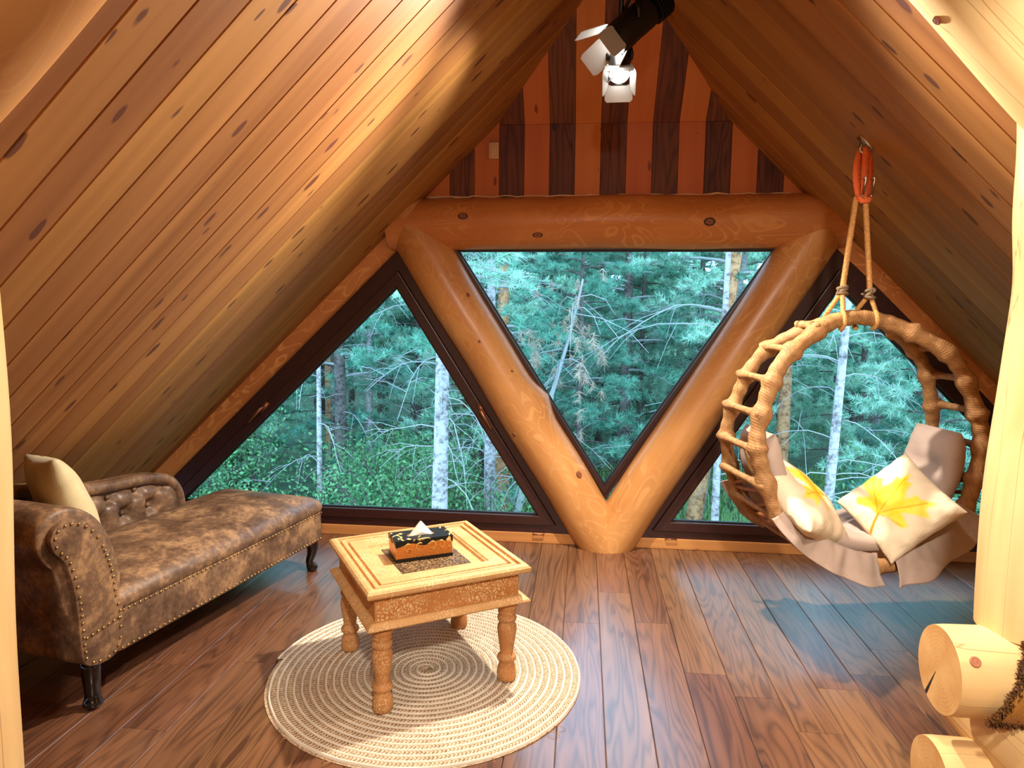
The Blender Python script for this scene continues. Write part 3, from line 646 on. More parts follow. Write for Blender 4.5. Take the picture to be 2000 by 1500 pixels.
def pillow(name, Mx, wd, ht, th, mat, label, leaf=None, seed=0, n_=40, group=None):
    gs = pillow_grid(wd, ht, th, n_, n_, seed=seed, wr=.006 if leaf else .003); mb = MB()
    for k_, g in enumerate(gs):
        mb.grid(g if k_ == 0 else g[::-1])
    me = mb.mesh(name, mat); 
    if leaf:
        ang, lx, ly, ls = leaf; at_ = me.color_attributes.new('print', 'FLOAT_COLOR', 'POINT'); N = len(me.vertices); buf = np.zeros((N, 4), np.float32)
        co = np.concatenate([g.reshape(-1, 3) for g in (gs[0], gs[1][::-1])]); half = n_*n_; ca, sa = math.cos(ang), math.sin(ang)
        for i in range(half):
            x, y = (co[i, 0]-lx)/ls, (co[i, 1]-ly)/ls; x, y = ca*x+sa*y, -sa*x+ca*y
            ins = sum(in_poly(x+dx, y+dy, LEAF) for dx, dy in ((-.03, 0), (.03, 0), (0, .03), (0, -.03), (0, 0)))/5
            dv = min(segd(x, y, 0, -.3, bx, by) for bx, by in ((0, .8), (.75, .5), (-.75, .5), (.6, -.28), (-.6, -.28))); st = segd(x, y, 0, -.3, .05, -.78)
            vein = .55*ins if dv < .022 else 0
            buf[i] = (ins, max(vein, 1. if st < .03 else 0), 0, 1)
        at_.data.foreach_set('color', buf.reshape(-1))
    bm = bmesh.new(); bm.from_mesh(me); bmesh.ops.remove_doubles(bm, verts=bm.verts, dist=.0004); bmesh.ops.recalc_face_normals(bm, faces=bm.faces); bm.to_mesh(me); bm.free(); me.shade_smooth()
    return link(name, me, None, Mx, label=label, cat='pillow', group=group)
def basis(o, x, y):
    x = np.array(x, float); x /= np.linalg.norm(x); y = np.array(y, float); y -= x*(x@y); y /= np.linalg.norm(y); return frame_M(o, x, y, np.cross(x, y))
# beige pillow on the chaise, leaning on the arm
d_ = np.array([.199, .98, 0]); n_v = np.array([-.98, .199, 0]); A_ = np.array([-1.531, 1.927, 0])
pc = A_+d_*.19+n_v*.31+np.array([0, 0, .615])
pillow('throw_pillow', basis(pc, n_v*.9+d_*.42+np.array([0, 0, -.1]), np.array([0, 0, 1.])-d_*.30+n_v*.18), .36, .36, .14, M['pillow_beige'], 'plain beige woven pillow leaning on the chaise arm', seed=3)

# ------------------------------------------------------------------ rug
rug = empty('rug', (-.537, 2.318, 0), label='round braided jute rug with concentric cream strands under the low table', cat='rug')
def spiral(name, r0, r1, turns, hw, hh, mat, phase, seg=110, prof=5, jit=.0):
    n_ = int(turns*seg); th = np.linspace(0, turns*2*math.pi, n_); r = r0+(r1-r0)*th/th[-1]
    V = []; uv = []; a = np.linspace(0, math.pi, prof); s_ = 0
    for i in range(n_):
        c, s = math.cos(th[i]+phase), math.sin(th[i]+phase); jr = jit*math.sin(th[i]*23)
        for k in range(prof):
            rr_ = r[i]+jr+hw*math.cos(a[k]); z = .001+hh*(max(0, math.sin(a[k]))**.6); V.append((rr_*c, rr_*s, z))
        uv.append(s_); s_ += r[i]*(turns*2*math.pi/n_)
    F = [(i*prof+k, (i+1)*prof+k, (i+1)*prof+k+1, i*prof+k+1) for i in range(n_-1) for k in range(prof-1)]
    mb = MB(); mb.add(V, F); me = mb.mesh(name, mat); ul = me.uv_layers.new(name='UVMap')
    vi = np.zeros(len(me.loops), np.int32); me.loops.foreach_get('vertex_index', vi)
    buf = np.stack([np.array(uv)[vi//prof], (vi % prof)/(prof-1)], 1).astype(np.float32); ul.data.foreach_set('uv', buf.reshape(-1))
    return link(name, me, rug)
NT_ = 20.5; RR = .553
spiral('jute_braid', .010, RR-.006, NT_, .0098, .0095, M['jute'], 0); spiral('cotton_strand', .020, RR+.008, NT_, .0046, .0110, M['cotton'], 0, jit=.0006)
mb = MB(); mb.lathe([(.001, .0025), (RR, .0025), (RR, .0008), (.001, .0008)], 64); mb.build('backing', M['jute'], rug, smooth=False)
r_ = random.Random(5)
for a0 in (-.55, -.62, -1.85, -1.9, -1.3, 2.95, 3.05, -2.2, -1.0, -1.62, -1.66, 2.7):
    p = np.array([math.cos(a0)*RR, math.sin(a0)*RR, .006]); dirn = np.array([math.cos(a0+r_.uniform(-.9, .9)), math.sin(a0+r_.uniform(-.9, .9)), 0])
    L = r_.uniform(.015, .04); mb = MB(); mb.tube([p, p+dirn*L*.5+np.array([0, 0, .006]), p+dirn*L+np.array([0.004, 0, -.003])], [.0014, .0012, .0007], 4); mb.build('loose_strand', M['strand'], rug)

# ------------------------------------------------------------------ low table
ta = math.radians(32.3); TM = frame_M((-.55, 2.352, .011), (math.cos(ta), math.sin(ta), 0), (-math.sin(ta), math.cos(ta), 0), (0, 0, 1))
tb = empty('low_table', M=TM, label='square low table of pale crackled wood with turned legs on the jute rug', cat='table')
H = .283
def sq(h, z): return [(-h, -h, z), (h, -h, z), (h, h, z), (-h, h, z)]
mb = MB(); rg_ = [(H-.012, .394), (H-.004, .397), (H, .404), (H, .414), (H-.006, .421), (H-.014, .424), (H-.026, .424), (H-.028, .412), (H-.035, .412), (H-.037, .421), (H-.050, .421), (H-.052, .412), (H-.059, .412), (H-.061, .420),
             (H-.108, .420), (H-.112, .414), (H-.116, .414), (H-.120, .404), (.02, .404)]
V = []; F = []
for h, z in rg_: V += sq(h, z)
for i in range(len(rg_)-1):
    for j in range(4): F.append((i*4+j, i*4+(j+1) % 4, (i+1)*4+(j+1) % 4, (i+1)*4+j))
F.append(tuple((len(rg_)-1)*4+j for j in range(4))); F.append((3, 2, 1, 0)); mb.add(V, F); mb.build('tabletop', M['table'], tb, smooth=False)
mb = MB(); mb.box((-.125, -.128, .4035), (.125, .128, .4055)); mb.build('carved_inlay', M['inlay'], tb, smooth=False, label='dark carved centre panel')
for k in range(4):
    mb = MB(); mb.box((-.250, -.252, .312), (.250, -.238, .396)); mb.build('apron', M['crackle'], tb, Matrix.Rotation(k*math.pi/2, 4, 'Z'), smooth=False, bevel=.002)
mb = MB(); rg_ = [(.235, .314), (.262, .314), (.272, .309), (H-.003, .303), (H, .297), (H-.006, .291), (H-.02, .287), (.235, .285)]; V = []; F = []
for h, z in rg_: V += sq(h, z)
n8 = len(rg_)
for i in range(n8):
    for j in range(4): F.append((i*4+j, i*4+(j+1) % 4, ((i+1) % n8)*4+(j+1) % 4, ((i+1) % n8)*4+j))
mb.add(V, F); mb.build('ledge_moulding', M['table'], tb, smooth=False)
lp = [(.028, 0), (.033, .006), (.034, .020), (.032, .045), (.027, .058), (.025, .064), (.026, .070), (.033, .076), (.034, .083), (.031, .090), (.025, .094), (.023, .102), (.026, .125), (.031, .160), (.034, .182), (.033, .198), (.027, .208), (.025, .213), (.032, .218), (.034, .226), (.031, .234), (.026, .238), (.031, .244), (.032, .250), (.029, .256), (.035, .262), (.038, .272), (.038, .287)]
mb = MB(); mb.lathe(lp, 26); lme = mb.mesh('leg', M['leg_crackle']); bm = bmesh.new(); bm.from_mesh(lme); bmesh.ops.recalc_face_normals(bm, faces=bm.faces); bm.to_mesh(lme); bm.free(); lme.shade_smooth()
for sx in (-1, 1):
    for sy in (-1, 1): link('leg', lme, tb, Matrix.Translation((sx*.222, sy*.222, 0)))
# tissue box
bx = math.radians(29.0); BMx = frame_M((-.5685, 2.3645, .011+.406), (math.cos(bx), math.sin(bx), 0), (-math.sin(bx), math.cos(bx), 0), (0, 0, 1))
tbx = empty('tissue_box', M=BMx, label='gilded tissue box with black and gold lid on the low table', cat='tissue box')
mb = MB(); mb.box((-.103, -.052, .010), (.103, .052, .074)); mb.build('box_body', M['gilt'], tbx, smooth=False, bevel=.002)
mb = MB(); mb.box((-.105, -.054, 0), (.105, .054, .011)); mb.build('base', M['black'], tbx, smooth=False, bevel=.002)
mb = MB(); ou = [(-.104, -.053), (.104, -.053), (.104, .053), (-.104, .053)]; inn = [(-.05, -.012), (.05, -.012), (.05, .012), (-.05, .012)]
V = [(x, y, .072) for x, y in ou]+[(x, y, .076) for x, y in ou]+[(x, y, .076) for x, y in inn]+[(x, y, .066) for x, y in inn]
F = [(i, (i+1) % 4, 4+(i+1) % 4, 4+i) for i in range(4)]+[(4+i, 4+(i+1) % 4, 8+(i+1) % 4, 8+i) for i in range(4)]+[(8+i, 8+(i+1) % 4, 12+(i+1) % 4, 12+i) for i in range(4)]
mb.add(V, F)
def valance(x0, x1, n_, drop, sgn, axis):      # scalloped black border that hangs over each side
    xs = np.linspace(x0, x1, n_); lo = [.074-.010-drop*(.5+.5*math.cos((x-x0)/(x1-x0)*math.pi*4)) for x in xs]; V = []
    for x, z in zip(xs, lo):
        for o in (.0535, .0522) if axis == 'x' else (.1045, .1032):
            V += [(x, sgn*o, .075), (x, sgn*o, z)] if axis == 'x' else [(sgn*o, x, .075), (sgn*o, x, z)]
    F = [(i*4, i*4+4, i*4+5, i*4+1) for i in range(n_-1)]+[(i*4+3, i*4+7, i*4+6, i*4+2) for i in range(n_-1)]+[(i*4+1, i*4+5, i*4+7, i*4+3) for i in range(n_-1)]; mb.add(V, F)
for s_ in (-1, 1): valance(-.104, .104, 33, .012, s_, 'x'); valance(-.053, .059, 17, .010, s_, 'y')
mb.build('lid', M['blackgold'], tbx, smooth=False)
for x0, fl in ((-.062, 1), (.062, -1), (.088, -1), (-.02, 1), (.03, -1)):       # gilt curls below the border
    P = [(x0+fl*.018*(1-t)*math.cos(5*t+1), -.0532, .053+.018*(1-t*.6)*math.sin(5*t+1)-.008) for t in np.linspace(0, 1, 14)]; mb = MB(); mb.tube(P, np.linspace(.003, .0012, 14), 5); mb.build('gilt_scroll', M['goldleaf'], tbx)
mb = MB(); V = [(-.045, -.009, .070), (.045, -.010, .070), (.048, .010, .070), (-.042, .011, .070), (-.020, -.006, .098), (.024, -.004, .096), (.002, .0, .124), (-.002, .003, .123), (.0, -.013, .086)]
mb.add(V, [(0, 8, 4), (0, 1, 8), (1, 5, 8), (4, 8, 6), (8, 5, 6), (1, 2, 5), (2, 7, 6, 5), (2, 3, 7), (3, 0, 4), (3, 4, 6, 7)]); mb.build('tissue', M['tissue'], tbx, smooth=False)

# ------------------------------------------------------------------ hanging chair
HT = np.array([1.072, 2.85, 1.280]); HR = Matrix.Translation(Vector(HT)) @ Matrix.Rotation(math.radians(12), 4, 'Z')
hc = empty('hanging_chair', M=HR, label='round rope-wrapped hoop swing chair hanging from the right slope', cat='hanging chair')
HA, HB, PHI = .452, .476, math.asin(.200)
def hoop_pt(th, side, da=0., dy=0.):     # th from the top, clockwise seen from the room; side -1 near, +1 far; da radial growth
    x = (HA+da)*math.sin(th); v = (HB+da)*math.cos(th)-HB
    at_ = abs((th+math.pi) % (2*math.pi)-math.pi); s1 = min(1, max(0, (at_-.10)/.75)); s1 = s1*s1*(3-2*s1)
    return np.array([x, side*(.012+.185*(.36*s1+.64*(1-math.cos(th))/2))+dy, v*math.cos(PHI)])
def uv_tube(name, P, r, sides, mat, parent, closed=False):
    mb = MB(); mb.tube(P, r, sides, closed, cap=not closed); me = mb.mesh(name, mat); ul = me.uv_layers.new(name='UVMap')
    P = np.asarray(P); s_ = np.concatenate([[0], np.cumsum(np.linalg.norm(np.diff(P, axis=0), axis=1))]); vi = np.zeros(len(me.loops), np.int32); me.loops.foreach_get('vertex_index', vi)
    a = (vi % sides)*2*math.pi/sides; ul.data.foreach_set('uv', np.stack([s_[np.minimum(vi//sides, len(P)-1)], a], 1).astype(np.float32).reshape(-1))
    bm = bmesh.new(); bm.from_mesh(me); bmesh.ops.recalc_face_normals(bm, faces=bm.faces); bm.to_mesh(me); bm.free(); me.shade_smooth()
    return link(name, me, parent)
RT = [math.radians(a) for a in (26, 44, 61, 77, 93, 109, 125, 142, 218, 235, 251, 267, 283, 299, 316, 334)]
for side in (-1, 1):
    th = np.linspace(0, 2*math.pi, 241)[:-1]; r0 = .030 if side < 0 else .026
    rad = r0+.0016*np.sin(th*57)+.0012*np.sin(th*31+side)
    for a in RT: rad = rad+.011*np.exp(-((th-a)*HA/.022)**2)
    h = uv_tube('hoop', [hoop_pt(t, side)+np.array([.004*math.sin(9*t), 0, .004*math.cos(7*t)]) for t in th], rad, 14, M['hoop'], hc, True)
    if side < 0: h['label'] = 'front rope-wrapped hoop'
    else: h['label'] = 'rear rope-wrapped hoop'
for a in RT:
    p, q = hoop_pt(a, -1, .012), hoop_pt(a, 1, .016); ou = np.array([math.sin(a), 0, math.cos(a)]); dd = (q-p)/np.linalg.norm(q-p); t = np.linspace(-.0, 1, 15)
    P = [p+(q-p)*s_+ou*.006*math.sin(math.pi*s_) for s_ in t]; P = [p-dd*.03+ou*.012]+P+[q+dd*.03+ou*.012]
    rr_ = [.010]+[.014+.012*math.exp(-(s_/.16)**2)+.012*math.exp(-((1-s_)/.16)**2) for s_ in t]+[.010]; uv_tube('rung', P, rr_, 10, M['hoop'], hc)
# lattice of rattan canes between the hoops under the cushion
r_ = random.Random(9)
for k in range(22):
    a = math.radians(108+k*7.0); b = a+math.radians(r_.choice((-14, -9, 9, 14)))
    p, q = hoop_pt(a, -1, .004), hoop_pt(b, 1, .004); P = [p+(q-p)*s_+np.array([math.sin(a), 0, math.cos(a)])*.012*math.sin(math.pi*s_) for s_ in np.linspace(0, 1, 8)]
    mb = MB(); mb.tube(P, .0085, 7); mb.build('cane', M['rattan'], hc)
# seat cushion laid along the lower arc
NU, NV = 70, 22; G = np.zeros((NU, NV, 3)); a0, a1 = math.radians(86), math.radians(274)
tufts = [(math.radians(a), y) for a in (108, 140, 180, 220, 252) for y in (.28, .72)]
for i, a in enumerate(np.linspace(a0, a1, NU)):
    e = min(1, (i+.0)/3., (NU-1-i)/3.); th_ = .085*(e**.5)
    for j in range(NV):
        ps = j/NV*2*math.pi; cv = math.cos(ps); sv = math.sin(ps); w_ = .5+.5*np.sign(cv)*abs(cv)**.45; tk = np.sign(sv)*abs(sv)**.6
        dent = sum(math.exp(-((a-ta_)*.45/.035)**2-((w_-y_)*.36/.035)**2) for ta_, y_ in tufts)*.022 if tk > 0 else 0
        da = -.030-.0425-tk*th_/2*(1-.12*math.cos(6*a)**2)+dent; p, q = hoop_pt(a, -1, da), hoop_pt(a, 1, da); w2 = .03+.94*w_; G[i, j] = p+(q-p)*w2
mb = MB(); mb.grid(G, wrap_v=True); mb.f += [tuple(range(NV))[::-1], tuple((NU-1)*NV+j for j in range(NV))]; mb.build('seat_cushion', M['cloth_grey'], hc, label='taupe tufted seat cushion')
# ruffles: front right, front left, rear left
def ruffle(b0, b1, side, wid, seed, waves, drop):
    nu, nv = 70, 14; r_ = np.random.default_rng(seed); ph = r_.uniform(0, 6.28, 4); G = np.zeros((nu, nv, 3))
    for i, u in enumerate(np.linspace(0, 1, nu)):
        a = math.radians(b0+(b1-b0)*u); L = wid*(1+.14*math.sin(waves*2.1*u+ph[0])); 
        for j, v in enumerate(np.linspace(0, 1, nv)):
            aa = a+v*v*math.radians(4)*(u-.5)
            da = -.062+.054*min(1, v*2.2)+L*v*.50; fold = (.008+.007*v)*math.sin(waves*6.28*u+ph[1]+.6*math.sin(5*u+ph[2]))*min(1, 4*v)+.004*math.sin(waves*15*u+ph[3])*(1-v)
            y = side*(.030+.020*math.sin(min(1, v*2)*math.pi*.5)+.035*v)+side*abs(.0)+fold
            p = hoop_pt(aa, side, da, y); p[2] -= drop*v*v; G[i, j] = p
    mb = MB(); mb.grid(G); o = mb.build('ruffle', M['cloth_grey'], hc); s_ = o.modifiers.new('thick', 'SOLIDIFY'); s_.thickness = .003; s_.offset = 0
ruffle(124, 172, -1, .105, 1, 2.6, .010); ruffle(181, 238, -1, .100, 2, 3.0, .004); ruffle(206, 240, 1, .07, 3, 2.2, .02)
# suspension
Hk = Vector((1.059, 2.85, 1.950)); inv = HR.inverted()
def loc(p): return np.array(inv @ Vector(p))
def px(x, y, Y=2.85): return loc(at(x, y, Y))
def twist_rope(name, P, r, parent, mat, pitch=.022):
    P = np.asarray(P, float); s_ = np.concatenate([[0], np.cumsum(np.linalg.norm(np.diff(P, axis=0), axis=1))]); n_ = max(8, int(s_[-1]/.003)); S = np.linspace(0, s_[-1], n_)
    C = np.stack([np.interp(S, s_, P[:, k]) for k in range(3)], 1); T = np.gradient(C, axis=0); T /= np.linalg.norm(T, axis=1)[:, None]; a = np.array([0, 1., 0.]); N = np.cross(T, a); N /= np.linalg.norm(N, axis=1)[:, None]; B = np.cross(T, N)
    mb = MB()
    for k in range(3):
        an = S/pitch*2*math.pi/1.+k*2*math.pi/3; mb.tube(C+(N*np.cos(an)[:, None]+B*np.sin(an)[:, None])*r*.55, r*.58, 6)
    return mb.build(name, mat, parent)
kl, kr = px(1645, 568), px(1699, 574)
twist_rope('hanging_rope', [px(1672, 386), kl], .0105, hc, M['rope']); twist_rope('hanging_rope', [px(1690, 386), kr], .0105, hc, M['rope'])
def around(x0, kpt, s_):      # strand from the knot over the merged hoops and back
    a = math.atan2(x0, HA); c = hoop_pt(a, 0*1+1)*.5+hoop_pt(a, -1)*.5; R_ = .040
    P = [kpt]+[c+np.array([0.004*s_, -R_*math.cos(t)*1.15, R_*math.sin(t)]) for t in np.linspace(.9, -1.2, 9)]; return P, [kpt]+[c+np.array([0.004*s_, R_*math.cos(t)*1.15, R_*math.sin(t)]) for t in np.linspace(.9, -1.2, 9)]
for x0, kpt in ((-.085, kl), (.050, kr)):
    f, b = around(x0, kpt, 1); twist_rope('strand', f, .0088, hc, M['rope']); b2 = [p-np.array([.03 if x0 < 0 else .045, 0, 0])*min(1, i) for i, p in enumerate(b)]; twist_rope('strand', b2, .0088, hc, M['rope'])
for kpt, sd in ((kl, 1), (kr, 2)):
    mb = MB(); r_ = np.random.default_rng(sd)
    for k in range(3):
        t = np.linspace(0, 2*math.pi, 24)[:-1]; ax = r_.normal(size=3)*.35+np.array([0, 0, 1]); ax /= np.linalg.norm(ax); e1 = np.cross(ax, [1, 0, 0]); e1 /= np.linalg.norm(e1); e2 = np.cross(ax, e1)
        mb.tube([kpt+np.array([0, 0, .012*(k-1)])+(e1*math.cos(a)+e2*math.sin(a))*.016 for a in t], .0075, 7, True)
    for k in range(4):
        dv = r_.normal(size=3)*np.array([.02, .02, .008]); mb.tube([kpt, kpt+dv*.8, kpt+dv*1.5+np.array([0, 0, .004])], [.006, .006, .004], 6)
    mb.build('knot', M['twine'], hc)
# hook plate, orange webbing loops, shackle
mb = MB(); hl_ = loc(Hk); nrm = np.array([-SN, 0, -CS]); 
Mh = inv @ frame_M(np.array(Hk)+nrm*.000, (CS, 0, -SN), (0, 1, 0), (SN, 0, CS))
mb.box((-.035, -.02, -.004), (.035, .02, .003), Mh); mb.tube([hl_+np.array([-.018, 0, -.002]), hl_+np.array([-.020, 0, -.03]), hl_+np.array([0, 0, -.042]), hl_+np.array([.020, 0, -.03]), hl_+np.array([.018, 0, -.014])], .006, 8); mb.build('ceiling_hook', M['steel'], hc)
top = px(1690, 288); bot = px(1686, 386)
for k, (dx, dy) in enumerate(((-.026, .012), (.002, -.006), (.020, -.004))):
    mb = MB(); wdt = .0145; G = np.zeros((24, 2, 3))
    for i, t in enumerate(np.linspace(0, 1, 24)):
        c = top+(bot-top)*t+np.array([dx*math.sin(math.pi*(.12+.76*t)), dy, 0]); G[i, 0] = c-np.array([wdt, 0, 0]); G[i, 1] = c+np.array([wdt, 0, 0])
    mb.grid(G); o = mb.build('webbing', M['webbing'], hc); s_ = o.modifiers.new('thick', 'SOLIDIFY'); s_.thickness = .005
mb = MB(); mb.tube([bot+np.array([-.026, -.004, .002]), bot+np.array([-.012, -.012, -.014]), bot+np.array([.012, -.012, -.014]), bot+np.array([.026, -.004, .004])], .011, 8); mb.build('webbing_fold', M['webbing'], hc)
for dx in (-.012, .024):
    c = px(1686, 366)+np.array([dx, -.022, 0]); mb = MB(); mb.tube([c+np.array([-.004, 0, .03]), c+np.array([.004, -.004, .034]), c+np.array([.006, 0, .02]), c+np.array([.0, 0, -.034]), c+np.array([-.006, 0, -.036])], .0045, 7); mb.build('shackle', M['steel'], hc)
# the two leaf pillows in the chair
pr = np.array([.163, -.27, -.137]); qr = np.array([-.255, .03, -.229])
pillow('throw_pillow', basis((1.222, 2.73, .560), -qr, -np.cross(pr, qr)*0+np.cross(np.cross(-qr, pr), -qr)*-1), .325, .325, .13, M['pillow_leaf'], 'cream pillow with a whole yellow maple leaf, at the right side of the swing chair', leaf=(math.radians(-72), -.03, .01, .155), seed=6, n_=110)
nl_ = np.array([.66, -.20, .72]); e1 = np.array([.70, .0, -.70]); e1 -= nl_*(nl_@e1)/(nl_@nl_); e2 = np.cross(nl_, e1)
pillow('throw_pillow', basis((.850, 2.74, .575), e1+e2/np.linalg.norm(e2)*np.linalg.norm(e1), e2/np.linalg.norm(e2)*np.linalg.norm(e1)-e1), .42, .42, .16, M['pillow_leaf'], 'cream leaf-print pillow seen from its edge, at the left side of the swing chair', leaf=(math.radians(60), .0, .0, .16), seed=8, n_=90)

# ------------------------------------------------------------------ spotlights
def spot_head(pos, dirv, rb, label, leaf_w, lens_on=True, glow=True, open_=(38, 38, 38, 38)):
    dv = np.array(dirv, float); dv /= np.linalg.norm(dv); x = np.cross(dv, [0, 0, 1]); x /= np.linalg.norm(x); y = np.cross(dv, x)
    Mx = frame_M(pos, x, y, dv); s = empty('spotlight', M=Mx, label=label, cat='spotlight')
    mb = MB(); mb.lathe([(rb*.55, -.19), (rb*.92, -.185), (rb, -.17), (rb, -.07), (rb*1.02, -.065), (rb*1.02, -.004), (rb*.93, 0), (rb*.90, -.012)], 28); mb.build('housing', M['black'], s, sharp=35)
    for k in range(6):
        mb = MB(); mb.lathe([(rb*.5, -.20-.012*k), (rb*1.1, -.20-.012*k), (rb*1.1, -.204-.012*k), (rb*.5, -.204-.012*k)], 20); mb.build('cooling_fin', M['black'], s, sharp=30)
    mb = MB(); mb.lathe([(rb*.5, -.185), (rb*.5, -.285), (rb*.2, -.29)], 16); mb.build('rear_cap', M['black'], s, sharp=35)
    mb = MB(); mb.lathe([(.001, -.012), (rb*.88, -.010), (rb*.88, -.006), (rb*.5, -.001), (.001, .002)], 24); mb.build('lens', M['lens'], s)
    for k in range(4):
        an = k*math.pi/2; op = math.radians(open_[k]); lw, ll = leaf_w
        P = [(-lw*.42, 0), (lw*.42, 0), (lw*.5, ll*.12), (lw*.5, ll*.86), (lw*.42, ll), (-lw*.42, ll), (-lw*.5, ll*.86), (-lw*.5, ll*.12)]
        Ml = Matrix.Rotation(an, 4, 'Z') @ Matrix.Translation((0, rb*1.0, .002)) @ Matrix.Rotation(math.pi/2-op, 4, 'X')
        mb = MB(); mb.prism(P, -.001, .001, Ml); mb.build('barn_door', M['silver'], s, smooth=False)
        mb = MB(); mb.tube([Ml @ Vector((-lw*.3, 0, 0)), Ml @ Vector((lw*.3, 0, 0))], .003, 6); mb.build('barn_door_hinge', M['black'], s)
    # yoke and stem to the track under the ridge (yoke in the head's own frame)
    mb = MB(); inv_ = Mx.inverted(); tz = 2.765; tp = inv_ @ Vector((XA, pos[1]-dv[1]*.1, tz)); c = Vector((0, 0, -.10))
    upl = (tp-c).normalized(); sd = Vector((1, 0, 0)) if abs(upl.x) < .8 else Vector((0, 1, 0)); sd = (sd-upl*sd.dot(upl)).normalized()
    for g in (-1, 1): mb.tube([c+sd*g*rb*1.08, c+sd*g*rb*1.16+upl*rb*.6, c+sd*g*rb*.9+upl*rb*1.5, c+upl*rb*1.75], .008, 8)
    mb.tube([c+upl*rb*1.7, tp], .010, 8); mb.build('yoke', M['black'], s)
    return s
trk = MB(); trk.box((XA-.02, 1.5, 2.765), (XA+.02, 3.05, 2.80)); trk.build('track_rail', M['black'], None, smooth=False, bevel=.003, label='black lighting track under the ridge that carries the spotlights', cat='track')
spot_head(LB, (-.02, -.62, -.78), .042, 'lit black spotlight with small white barn doors facing the room', (.110, .066), open_=(44, 20, 16, 20))
spot_head(np.array(LA)+np.array([.095, .02, .035]), (-.70, -.22, -.66), .060, 'larger black spotlight with open silver barn doors aimed at the left slope', (.10, .115), open_=(22, 30, 22, 40))

# thermostat-like box on the gable
sb = at(965, 295, 3.742); mb = MB(); mb.box((sb[0]-.027, 3.728, sb[2]-.042), (sb[0]+.027, 3.7445, sb[2]+.042)); o = mb.build('wall_switch', M['white'], None, smooth=False, bevel=.004, label='small cream switch box on the gable boards by the left slope', cat='switch')
mb = MB(); mb.box((sb[0]-.017, 3.724, sb[2]-.030), (sb[0]+.017, 3.7285, sb[2]+.026)); mb.build('rocker', M['white'], o, smooth=False, bevel=.003)
mb = MB(); mb.box((sb[0]-.02, 3.732, sb[2]+.042), (sb[0]+.018, 3.7445, sb[2]+.050)); mb.build('cable_clip', M['bronze'], o, smooth=False)

# throw over the upper railing log
thr = empty('throw_blanket', (0, 0, 0), label='mustard brown throw with a shaggy edge lying over the upper railing log', cat='blanket')
def wrap(x, ang, dr=.0): return np.array([x, 1.76-(.112+dr)*math.cos(ang), .408+(.112+dr)*math.sin(ang)])
NU, NV = 30, 20; G = np.zeros((NU, NV, 3))
for j, v in enumerate(np.linspace(0, 1, NV)):
    ang = math.radians(-38+118*v); xl = .985+.115*v**1.2
    for i, u in enumerate(np.linspace(0, 1, NU)): G[i, j] = wrap(xl+(1.75-xl)*u, ang, .008+.003*math.sin(9*u+5*v))
mb = MB(); mb.grid(G); o = mb.build('cloth', M['throw'], thr); s_ = o.modifiers.new('thick', 'SOLIDIFY'); s_.thickness = .008; s_.offset = 1
mb = MB(); r_ = np.random.default_rng(3)
def tuftline(fn, n_):
    for k in range(n_):
        p, nr_ = fn(r_.random()); 
        for q in range(2):
            dv = r_.normal(size=3)*.5+nr_*1.1; dv /= np.linalg.norm(dv); L = r_.uniform(.007, .015); mb.tube([p, p+dv*L*.6, p+dv*L+r_.normal(size=3)*.003], [.0026, .0022, .0012], 4, cap=False)
tuftline(lambda t: (wrap(.985+.115*t**1.2+r_.uniform(-.006, .012), math.radians(-38+118*t), .012), np.array([-.6, -math.cos(math.radians(-38+118*t)), math.sin(math.radians(-38+118*t))])), 260)
tuftline(lambda t: (wrap(.985+.6*t, math.radians(-38+r_.uniform(-4, 6)), .012), np.array([0, -.6, -.8])), 330)
mb.build('shaggy_edge', M['throw_edge'], thr, kind='stuff')

# ------------------------------------------------------------------ the forest outside
def gz(x, y): return -2.75+.055*max(0, y-9)+.004*max(0, y-16)**2+.12*math.sin(x*.5+1)*math.sin(y*.4)
nx, ny = 50, 50; G = np.zeros((nx, ny, 3))
for i, x in enumerate(np.linspace(-34, 36, nx)):
    for j, y in enumerate(np.linspace(4.2, 44, ny)): G[i, j] = (x, y, gz(x, y))
mb = MB(); mb.grid(G); mb.build('ground', M['ground'], None, kind='structure')
def needles(C, D, k, Ln, wd, r_):
    """C tuft centres (n,3), D directions: k needle triangles each"""
    n_ = len(C); d = r_.normal(size=(n_, k, 3)); d /= np.linalg.norm(d, axis=2)[..., None]; d = d+.75*D[:, None]; d /= np.linalg.norm(d, axis=2)[..., None]
    b = C[:, None]+D[:, None]*r_.uniform(-.09, .05, (n_, k, 1)); L = Ln*r_.uniform(.7, 1.2, (n_, k, 1)); s = np.cross(d, r_.normal(size=(n_, k, 3))); s /= np.linalg.norm(s, axis=2)[..., None]
    return np.stack([b-s*wd, b+s*wd, b+d*L], 2).reshape(-1, 3, 3)
